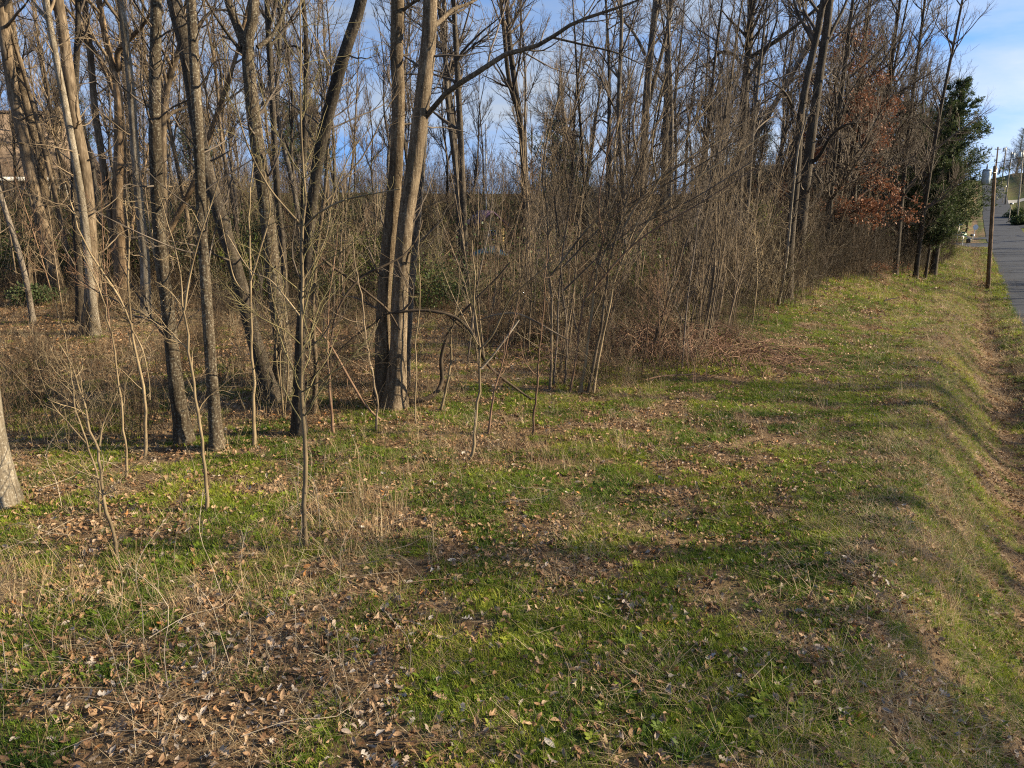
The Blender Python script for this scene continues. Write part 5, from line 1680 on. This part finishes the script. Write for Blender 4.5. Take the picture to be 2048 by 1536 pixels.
# far woods: one mass beyond the trees that can be told apart
far_me = []
for q, (vt, ml) in enumerate([(VT[0], 0), (VT[2], 0), (VT[3], 0), (VT[6], 0)]):
    far_me += [vt[1]]
rg = np.random.default_rng(840)
n = 520
x = rg.uniform(-1, 1, n) * 190 - 10; y = rg.uniform(88, 190, n)
s, v = to_sv(x, y)
k = (s < -9) & ((x > 15) | (rg.random(n) < .28)) & ~((v > 108) & (v < 138) & (s > -50))
s3 = np.where(rg.random(240) < .5, rg.uniform(10, 45, 240), rg.uniform(-28, -3.5, 240)); v3 = rg.uniform(290, 460, 240)
xb, yb = from_sv(s3, v3)
x2 = rg.uniform(20, 170, 260); v2 = rg.uniform(230, 480, 260)
s2 = np.where(rg.random(260) < .5, rg.uniform(10, 90, 260), rg.uniform(-90, -3, 260))
v2 = np.where(s2 > 0, rg.uniform(250, 480, 260), rg.uniform(140, 480, 260))
xa, ya = from_sv(s2, v2)
x = np.concatenate([x[k], xa, xb]); y = np.concatenate([y[k], ya, yb]); n = len(x)
scatter('far_woods', np.stack([x, y, zfun(x, y) - .8], 1), np.stack([np.zeros(n), rg.normal(.03, .05, n), rg.uniform(0, 6.28, n)], 1), rg.uniform(.45, .75, n), rg.integers(0, 4, n), rg.random(n), far_me,
        kind='stuff', label='grey brown mass of distant bare woods beyond the thicket')
# far thicket floor mass
n = 900
x = rg.uniform(-1, 1, n) * 120; y = rg.uniform(70, 125, n)
s, v = to_sv(x, y); k = (s < -9) & ~((v > 108) & (v < 138) & (s > -50))
x, y = x[k], y[k]; n = len(x)
scatter('far_brush', np.stack([x, y, zfun(x, y)], 1), np.stack([np.zeros(n), np.zeros(n), rg.uniform(0, 6.28, n)], 1), rg.uniform(1.6, 2.6, n), rg.choice([0, 1, 4], n), rg.uniform(.1, .7, n), brush_kinds,
        kind='stuff', label='brown brush seen low between the trunks far off')
nobj.append(('far', n))
for k, (s, v, h, rb) in enumerate([(12.5, 258, 15, 4.2), (17, 285, 18, 5), (22, 300, 19, 5.5), (28, 330, 20, 6), (14, 338, 16, 4.5), (20, 345, 19, 5)]):
    x, y = from_sv(s, v)
    cedar(['pine at the left end of the dark row on the far hill', 'tall rounded pine on the far hill right of the road', 'broad pine on the far hill cut by the frame edge', 'pine furthest right on the far hill',
           'pine beyond the crest of the far road', 'pine behind the far hillside row'][k], x, y, h, rb, 860 + k, mat='pine', n=5000, base=.12, cat='pine tree', name='pine_tree')


# ------------------------------------------------------------------ buildings seen through the trees
def box_mesh(name, boxes, mat, bev=0.0):
    V, F = [], []
    for (x0, x1, y0, y1, z0, z1) in boxes:
        o = len(V)
        V += [(x0, y0, z0), (x1, y0, z0), (x1, y1, z0), (x0, y1, z0), (x0, y0, z1), (x1, y0, z1), (x1, y1, z1), (x0, y1, z1)]
        F += [(o, o + 3, o + 2, o + 1), (o + 4, o + 5, o + 6, o + 7), (o, o + 1, o + 5, o + 4), (o + 1, o + 2, o + 6, o + 5), (o + 2, o + 3, o + 7, o + 6), (o + 3, o, o + 4, o + 7)]
    return mesh_from(name, np.array(V, float), np.array(F), mat, False)


def roof_mesh(name, x0, x1, y0, y1, z0, zr, mat, hip=0.0, th=.12, over=.4, axis='x'):
    if axis == 'y':
        V = [(x0 - over, y0 - over, z0), (x1 + over, y0 - over, z0), (x1 + over, y1 + over, z0), (x0 - over, y1 + over, z0),
             ((x0 + x1) / 2, y0 - over, zr), ((x0 + x1) / 2, y1 + over, zr)]
        top = [(0, 4, 5, 3), (1, 2, 5, 4)]; tri = [(0, 1, 4), (2, 3, 5)]
    else:
        ym = (y0 + y1) / 2
        V = [(x0 - over, y0 - over, z0), (x1 + over, y0 - over, z0), (x1 + over, y1 + over, z0), (x0 - over, y1 + over, z0), (x0 - over + hip, ym, zr), (x1 + over - hip, ym, zr)]
        top = [(0, 1, 5, 4), (2, 3, 4, 5)]; tri = [(1, 2, 5), (3, 0, 4)]
    top.append((0, 3, 2, 1))
    return mesh_from(name, np.array(V, float), [np.array(top), np.array(tri)], mat, False)


def window(parent, x, y, z, w, h, face=-1):
    """frame, pane and glazing bars on a wall facing -y"""
    f = link('window', box_mesh('window', [(x - w / 2 - .08, x + w / 2 + .08, y - .06, y - .003, z - .08, z), (x - w / 2 - .08, x + w / 2 + .08, y - .06, y - .003, z + h, z + h + .08),
                                            (x - w / 2 - .08, x - w / 2, y - .06, y - .003, z + .001, z + h - .001), (x + w / 2, x + w / 2 + .08, y - .06, y - .003, z + .001, z + h - .001),
                                            (x - w / 2 + .001, x + w / 2 - .001, y - .05, y - .03, z + h / 2 - .02, z + h / 2 + .02)], M['white_paint']), parent)
    link('pane', box_mesh('pane', [(x - w / 2 + .002, x + w / 2 - .002, y - .028, y - .01, z + .002, z + h - .002)], M['glass']), f)


def boards(x0, x1, y, z0, z1, step=.2, th=.02):
    return [(x0, x1, y - th - .004 * (k % 2), y + .0, z0 + k * step, min(z1, z0 + (k + 1) * step - .012)) for k in range(int((z1 - z0) / step))]


# house at the left
hx, hy = cx(40, 56)
hz = float(zfun(hx, hy))
hs = thing('house', 'house with a broad tan roof and white gutter behind the leftmost trees', 'house', (hx, hy, hz), R(8))
link('wall', box_mesh('wall', [(-14, 3.4, 0, 9, -1, 3.0)], M['tan_wall']), hs)
link('roof', roof_mesh('roof', -14, 3.4, 0, 9, 3.05, 8.2, M['shingle']), hs)
link('rake_board', box_mesh('rake_board', [(3.83, 3.95, -.45, 9.45, 2.86, 3.03)], M['brown_trim']), hs)
link('gutter', box_mesh('gutter', [(-14.4, 3.8, -.55, -.41, 2.82, 3.10)], M['white_paint']), hs)
link('ridge_cap', box_mesh('ridge_cap', [(-14.4, 3.8, 4.3, 4.7, 8.12, 8.32)], M['brown_trim']), hs)
window(hs, -1.5, 0, 1.0, 1.1, 1.2); window(hs, 1.5, 0, 1.0, .9, 1.2); window(hs, -5, 0, 1.0, 1.4, 1.2)
link('door', box_mesh('door', [(-3.6, -2.7, -.05, -.003, 0, 2.05)], M['white_paint']), hs)
# playhouse
hx, hy = cx(985, 43); hz = float(zfun(hx, hy))
ph = thing('playhouse', 'small yellow playhouse with a purple roof glimpsed through the brush', 'playhouse', (hx, hy, hz), R(16)); ph.scale = (.78, .78, .78)
for k, bb in enumerate(boards(-.95, .95, 0, .1, 2.2, .26)):
    link('board', box_mesh('board', [bb], M['yellow_wall']), ph)
link('wall', box_mesh('wall', [(-.95, .95, .02, 4.2, 0, 2.2)], M['yellow_wall']), ph)
link('gable', mesh_from('gable', np.array([(-.95, -.02, 2.2), (.95, -.02, 2.2), (0, -.02, 3.0), (-.95, .1, 2.2), (.95, .1, 2.2), (0, .1, 3.0)], float), [np.array([(0, 1, 2), (5, 4, 3)]), np.array([(0, 3, 4, 1), (1, 4, 5, 2), (2, 5, 3, 0)])], M['yellow_wall'], False), ph)
link('roof', mesh_from('roof', np.array([(-1.25, -.35, 2.02), (0, -.35, 3.1), (1.25, -.35, 2.02), (-1.25, 4.4, 2.02), (0, 4.4, 3.1), (1.25, 4.4, 2.02),
                                          (-1.2, -.35, 1.94), (0, -.35, 3.0), (1.2, -.35, 1.94), (-1.2, 4.4, 1.94), (0, 4.4, 3.0), (1.2, 4.4, 1.94)], float),
                       np.array([(0, 1, 4, 3), (1, 2, 5, 4), (6, 9, 10, 7), (7, 10, 11, 8), (0, 6, 7, 1), (1, 7, 8, 2), (3, 4, 10, 9), (4, 5, 11, 10), (0, 3, 9, 6), (2, 8, 11, 5)]), M['purple_roof'], False), ph)
window(ph, 0, -.02, 1.0, .5, .6)
# blue sheet beside it
v = []
rg = np.random.default_rng(5)
gx_, gy_ = np.meshgrid(np.linspace(-1, 1, 9), np.linspace(-.6, .6, 7), indexing='ij')
gz_ = .75 * np.exp(-(gx_ ** 2 + gy_ ** 2 * 2)) + rg.normal(0, .04, gx_.shape) + .03
a = (np.arange(8)[:, None] * 7 + np.arange(6)[None]).ravel()
bl, _ = hit(982, 560)
hx, hy = cx(980, 40)
o = link('blue_tarpaulin', mesh_from('blue_tarpaulin', np.stack([gx_.ravel(), gy_.ravel(), gz_.ravel() * .9], 1), np.stack([a, a + 7, a + 8, a + 1], 1), M['blue_tarp']), label='crumpled blue tarpaulin over a heap below the yellow playhouse', category='tarpaulin')
o.location = (hx, hy, float(zfun(hx, hy)))
# pale house at the right
hx, hy = cx(1560, 84); hz = float(zfun(hx, hy))
h2 = thing('house', 'pale grey sided house seen in slivers through the dark stand', 'house', (hx, hy, hz), R(-6))
link('wall', box_mesh('wall', [(-9, 9, .03, 8, -1, 3.4)], M['grey_siding']), h2)
for bb in boards(-9, 9, 0.03, 0, 3.35, .24):
    link('board', box_mesh('board', [bb], M['grey_siding']), h2)
link('roof', roof_mesh('roof', -9, 9, 0, 8, 3.45, 5.6, M['shingle_dark']), h2)
for q in (-6, -3, 2, 6):
    window(h2, q, 0.0, 1.0, 1.1, 1.3)
link('porch_deck', box_mesh('porch_deck', [(-1.5, 5, -2.4, -.03, .3, .5)], M['white_paint']), h2)
for q in np.linspace(-1.5, 5, 6):
    link('post', box_mesh('post', [(q - .05, q + .05, -2.4, -2.3, .5, 1.5)], M['white_paint']), h2)
# white car-like bulk behind: a pale shed
hx, hy = cx(1185, 70); hz = float(zfun(hx, hy))
h3 = thing('shed', 'whitish shed barely showing behind the tan clump of stems', 'shed', (hx, hy, hz), R(10))
link('wall', box_mesh('wall', [(-1.6, 1.6, 0, 3, -.5, 2.3)], M['white_paint']), h3)
link('roof', roof_mesh('roof', -1.6, 1.6, 0, 3, 2.33, 3.2, M['shingle_dark']), h3)
# slim white mast by the playhouse
p, t = on_plane(974, 470, 50)
P = np.array([[0, 0, -.1], [0, 0, 7.6]]); mv, mf = tubes(catmull(P, 4)[None], np.full((1, 4), .045), 8)
hx, hy = cx(974, 50)
o = link('flagpole', mesh_from('flagpole', mv, mf, M['metal_galv']), label='slim pale metal pole standing by the playhouse', category='metal pole')
o.location = (hx, hy, float(zfun(hx, hy)))


# ------------------------------------------------------------------ along the road
def cyl(name, p0, p1, r0, r1, mat, sides=12, parent=None, **kw):
    P = catmull(np.array([p0, p1], float), 4)
    v, f = tubes(P[None], np.linspace(r0, r1, 4)[None], sides)
    o = len(v)
    cap = []
    v = np.vstack([v, [P[0]], [P[-1]]])
    for j in range(sides):
        cap.append((o, j, (j + 1) % sides)); cap.append((o + 1, 3 * sides + (j + 1) % sides, 3 * sides + j))
    return link(name, mesh_from(name, v, [f, np.array(cap)], mat), parent, **kw)


def utility_pole(label, base, h, r, mat, lean=(0, 0), transformer=False, arm=True, tside=-1, group=None):
    root = thing('utility_pole', label, 'utility pole', tuple(base), 0, group)
    lx, ly = lean
    cyl('pole', (0, 0, -.5), (lx, ly, h), r, r * .72, M[mat], 14, root)
    top = np.array([lx, ly, h])
    if arm:
        link('crossarm', box_mesh('crossarm', [(lx - .75, lx + .75, ly - .16, ly - r * .7 - .003, h - .55, h - .42)], M[mat]), root)
        for q in (-.65, 0.65):
            cyl('insulator', (lx + q, ly - .12, h - .42), (lx + q, ly - .12, h - .20), .05, .04, M['porcelain'], 8, root)
    cyl('insulator', (lx, ly, h), (lx, ly, h + .22), .05, .035, M['porcelain'], 8, root)
    if transformer:
        a = tside
        c = np.array([lx + a * (.36 + r), ly, 0])
        tr = cyl('transformer', (c[0], c[1], h - 1.25), (c[0], c[1], h - .3), .29, .29, M['metal_grey'], 20, root)
        cyl('lid', (c[0], c[1], h - .30), (c[0], c[1], h - .20), .32, .22, M['metal_grey'], 20, tr)
        cyl('bushing', (c[0] - .05, c[1], h - .20), (c[0] - .05, c[1], h + .12), .055, .035, M['metal_dark'], 8, tr)
        link('bracket', box_mesh('bracket', [(c[0] + .05 if a < 0 else lx, lx - .02 if a < 0 else c[0], c[1] - .32, c[1] - .30, h - .52, h - .45)], M['metal_dark']), tr)
        cyl('fuse_cutout', (lx + .34, ly - .05, h - .55), (lx + .42, ly - .05, h - .18), .05, .04, M['metal_dark'], 8, root)
        link('conduit_shield', box_mesh('conduit_shield', [(lx + r * .75, lx + r * .75 + .07, ly - .05, ly + .05, h - 1.35, h - .15)], M['metal_galv']), root)
    return root


Yp = float(hit(1977, 577)[0][1])
pb = np.array([on_plane(1977, 577, Yp)[0][0], Yp, 0]); pb[2] = float(zfun(pb[0], pb[1]))
ptop, _ = on_plane(1990, 332, Yp)
utility_pole('brown wooden pole with a grey transformer can, nearest on the verge', pb, ptop[2] - pb[2], .155, 'pole_wood', lean=(ptop[0] - pb[0], 0), transformer=True, arm=False)
POLES = [(pb, np.array([ptop[0], Yp, ptop[2]]))]


def far_pole(label, px0, py0, px1, py1, Y, r, mat, **kw):
    b = on_plane(px0, py0, Y)[0]; t = on_plane(px1, py1, Y)[0]
    b[2] = min(b[2], float(zfun(b[0], b[1])))
    utility_pole(label, b, t[2] - b[2], r, mat, lean=(t[0] - b[0], 0), **kw)
    POLES.append((b, t))


far_pole('dark pole rising directly beyond the transformer pole', 1992, 372, 1996, 294, 165, .2, 'pole_wood')
far_pole('pale weathered pole with a small can, left of the two on the far lawn', 2006.5, 350, 2012.5, 294, 215, .19, 'pole_grey', transformer=True, arm=False)
far_pole('pale weathered pole nearer the drive on the far lawn', 2015, 382, 2023.5, 304, 175, .17, 'pole_grey', transformer=True, arm=False, tside=1)
far_pole('pole at the very right edge beside the far drive', 2044, 386, 2046.5, 302, 150, .15, 'pole_grey', transformer=True, arm=False)
far_pole('short brown pole left of the road behind the junction', 1931.5, 471, 1937, 432, 118, .18, 'pole_wood', arm=False)


def wire(label, a, b, sag, r=.02):
    u = np.linspace(0, 1, 24)[:, None]
    P = a * (1 - u) + b * u; P[:, 2] -= (4 * sag * u * (1 - u))[:, 0]
    v, f = tubes((P - a)[None], np.full((1, 24), r), 4)
    o = link('power_line', mesh_from('power_line', v, f, M['cable']), label=label, category='power line')
    o.location = a


t0_, t1_ = POLES[0][1], POLES[1][1]
near_top = t0_ + np.array([-7.6, -38, 4.5]) + np.array([12, 0, 0])
wire('black wire rising from the transformer pole out of the frame', t0_ + [0, 0, .2], near_top + [0, 0, 2.0], .6, .018)
wire('wire running from the transformer pole to the dark pole beyond', t0_ + [0, 0, .2], t1_, 2.2, .016)
wire('wire from the dark pole to the pale pole on the far lawn', t1_, POLES[2][1], 1.0, .02)


def post_sign(name, label, cat, px0, py0, py1, Y, build):
    b = on_plane(px0, py0, Y)[0]; b[2] = float(zfun(b[0], b[1]))
    t = on_plane(px0, py1, Y)[0]
    root = thing(name, label, cat, tuple(b), 0)
    build(root, max(.6, t[2] - b[2]))
    return root


def b_stop(root, h):
    cyl('post', (0, 0, -.2), (0.12, 0, h), .04, .04, M['metal_galv'], 8, root)
    a = np.arange(8) * math.pi / 4 + math.pi / 8
    v = [(0.12 + .4 * math.cos(q), -.05, h - .3 + .4 * math.sin(q)) for q in a] + [(0.12 + .4 * math.cos(q), -.03, h - .3 + .4 * math.sin(q)) for q in a]
    f = np.array([(j, (j + 1) % 8, 8 + (j + 1) % 8, 8 + j) for j in range(8)])
    me = mesh_from('sign_panel', np.array(v), f, M['metal_galv'], False)
    p = link('sign_panel', me, root)
    cap = mesh_from('sign_back', np.array([(x, y - .002, z) for x, y, z in v[:8]]), np.array([list(range(8))]), M['metal_galv'], False)
    link('sign_back', cap, p)


def b_name(root, h):
    cyl('post', (0, 0, -.2), (0, 0, h), .05, .05, M['metal_galv'], 8, root)
    link('name_plate', box_mesh('name_plate', [(-.38, .38, -.03, .03, h - .02, h + .22)], M['sign_green']), root)
    link('cross_plate', box_mesh('cross_plate', [(-.03, .03, -.38, .38, h + .24, h + .46)], M['sign_green']), root)


def b_mail(root, h):
    cyl('post', (0, 0, -.2), (0, 0, h), .06, .06, M['pole_grey'], 6, root)
    P = catmull(np.array([(0, -.28, h + .14), (0, .28, h + .14)], float), 4)
    v, f = tubes(P[None], np.full((1, 4), .17), 10)
    b = link('box', mesh_from('box', v, f, M['metal_dark']), root)
    link('door', box_mesh('door', [(-.15, .15, -.31, -.285, h, h + .3)], M['white_paint']), b)
    link('flag', box_mesh('flag', [(.175, .19, -.1, -.06, h + .1, h + .36)], M['red_plastic']), b)


def b_whitepost(root, h):
    link('post', box_mesh('post', [(-.14, .14, -.14, .14, -.2, h)], M['white_paint']), root)
    link('cap', box_mesh('cap', [(-.19, .19, -.19, .19, h + .003, h + .08)], M['white_paint']), root)


def b_bin(root, h):
    cyl('body', (0, 0, -.05), (0, 0, h * .9), .28, .33, M['metal_dark'], 14, root)
    cyl('lid', (0, 0, h * .9 + .003), (0, 0, h), .35, .2, M['metal_dark'], 14, root)


def b_dish(root, h):
    cyl('mast', (0, 0, -.2), (0, 0, h - .5), .04, .04, M['metal_galv'], 8, root)
    n = 18; V = [(0, .0, h - .1)]; F = []
    for rr, dd in ((.22, -.04), (.42, -.16)):
        for j in range(n):
            q = j * 2 * math.pi / n
            V.append((rr * math.cos(q), dd, h - .1 + rr * math.sin(q)))
    tri = np.array([(0, 1 + j, 1 + (j + 1) % n) for j in range(n)])
    qd = np.array([(1 + j, 1 + n + j, 1 + n + (j + 1) % n, 1 + (j + 1) % n) for j in range(n)])
    link('dish', mesh_from('dish', np.array(V), [tri, qd], M['metal_galv']), root)


post_sign('stop_sign', 'back of an octagonal stop sign at the side road', 'road sign', 1946, 476, 450, 104, b_stop)
post_sign('street_sign', 'green street name blades on a thin post by the side road', 'street sign', 1922.5, 500, 471, 93, b_name)
post_sign('mailbox', 'dark mailbox on a post between the side road and the drive', 'mailbox', 1943, 482, 474, 108, b_mail)
post_sign('gate_post', 'stout white post behind the street name sign', 'post', 1921, 486, 472, 110, b_whitepost)
post_sign('litter_bin', 'squat dark bin beside the drive near the stop sign', 'bin', 1936.5, 486, 479, 103, b_bin)
post_sign('satellite_dish', 'round pale satellite dish at the edge of the trees', 'satellite dish', 1915, 475, 442, 88, b_dish)
post_sign('mailbox', 'mailbox on the right verge by the far turning', 'mailbox', 2021, 420, 409, 140, b_mail)
post_sign('mailbox', 'small mailbox on the far lawn by the pale drive', 'mailbox', 2009, 380, 374, 178, b_mail)

# dark rounded bushes and a small bare tree on the far right lawn
for k, (px, py, Y, r, lab) in enumerate([(2041, 384, 152, 2.3, 'dark round bush beside the pale drive'), (2046, 408, 135, 2.0, 'dark hedge clump right of the far turning')]):
    b = on_plane(px, py, Y)[0]; b[2] = float(zfun(b[0], b[1]))
    rg = np.random.default_rng(900 + k)
    root = thing('bush', lab, 'bush', tuple(b))
    B = np.zeros((60, 5, 3)); a = rg.uniform(0, 6.28, 60); e = rg.uniform(.1, 1.5, 60)
    for q in range(5):
        rr = r * q / 4
        B[:, q] = np.stack([np.cos(a) * np.cos(e) * rr, np.sin(a) * np.cos(e) * rr, np.sin(e) * rr * .8], 1)
    link('stems', mesh_from('stems', *tubes(B, np.full((60, 5), .02), 3), M['twig_dark']), root, kind='stuff')
    sprays(rg, B, 3000, .22, .2, 'cedar', 'foliage', root, np.zeros(3), aspect=.6)
b = on_plane(2036, 386, 160)[0]
place_tree(5, b[0], b[1], .55, 1.0, 'small round headed bare tree on the far right lawn', None)

# things that would share a label are told apart by their order across the view
byl = {}
for o in COL.objects:
    if o.get('category') and o.get('label') and not o.parent:
        byl.setdefault(o['label'], []).append(o)
ORD = ['leftmost', 'second from left', 'third from left', 'fourth from left', 'fifth from left', 'sixth from left', 'seventh from left', 'eighth from left', 'ninth from left', 'tenth from left', 'eleventh from left', 'twelfth from left']
NUM = {2: 'two', 3: 'three', 4: 'four', 5: 'five', 6: 'six', 7: 'seven', 8: 'eight', 9: 'nine', 10: 'ten', 11: 'eleven', 12: 'twelve'}
for lb, os_ in byl.items():
    m = len(os_)
    if m < 2 or m > 12: continue
    os_.sort(key=lambda o: o.location.x / max(.1, o.location.y))
    for k, o in enumerate(os_):
        w = 'rightmost' if k == m - 1 else ORD[k]
        new = lb + ', ' + w + (' of ' + NUM[m] if 'from' not in w else '')
        if len(new.replace(',', '').split()) <= 16:
            o['label'] = new

print('COUNTS', nobj, 'objects', len(bpy.data.objects), 'tris', sum(sum(len(p.vertices) - 2 for p in []) or len(m.polygons) * 2 for m in bpy.data.meshes))
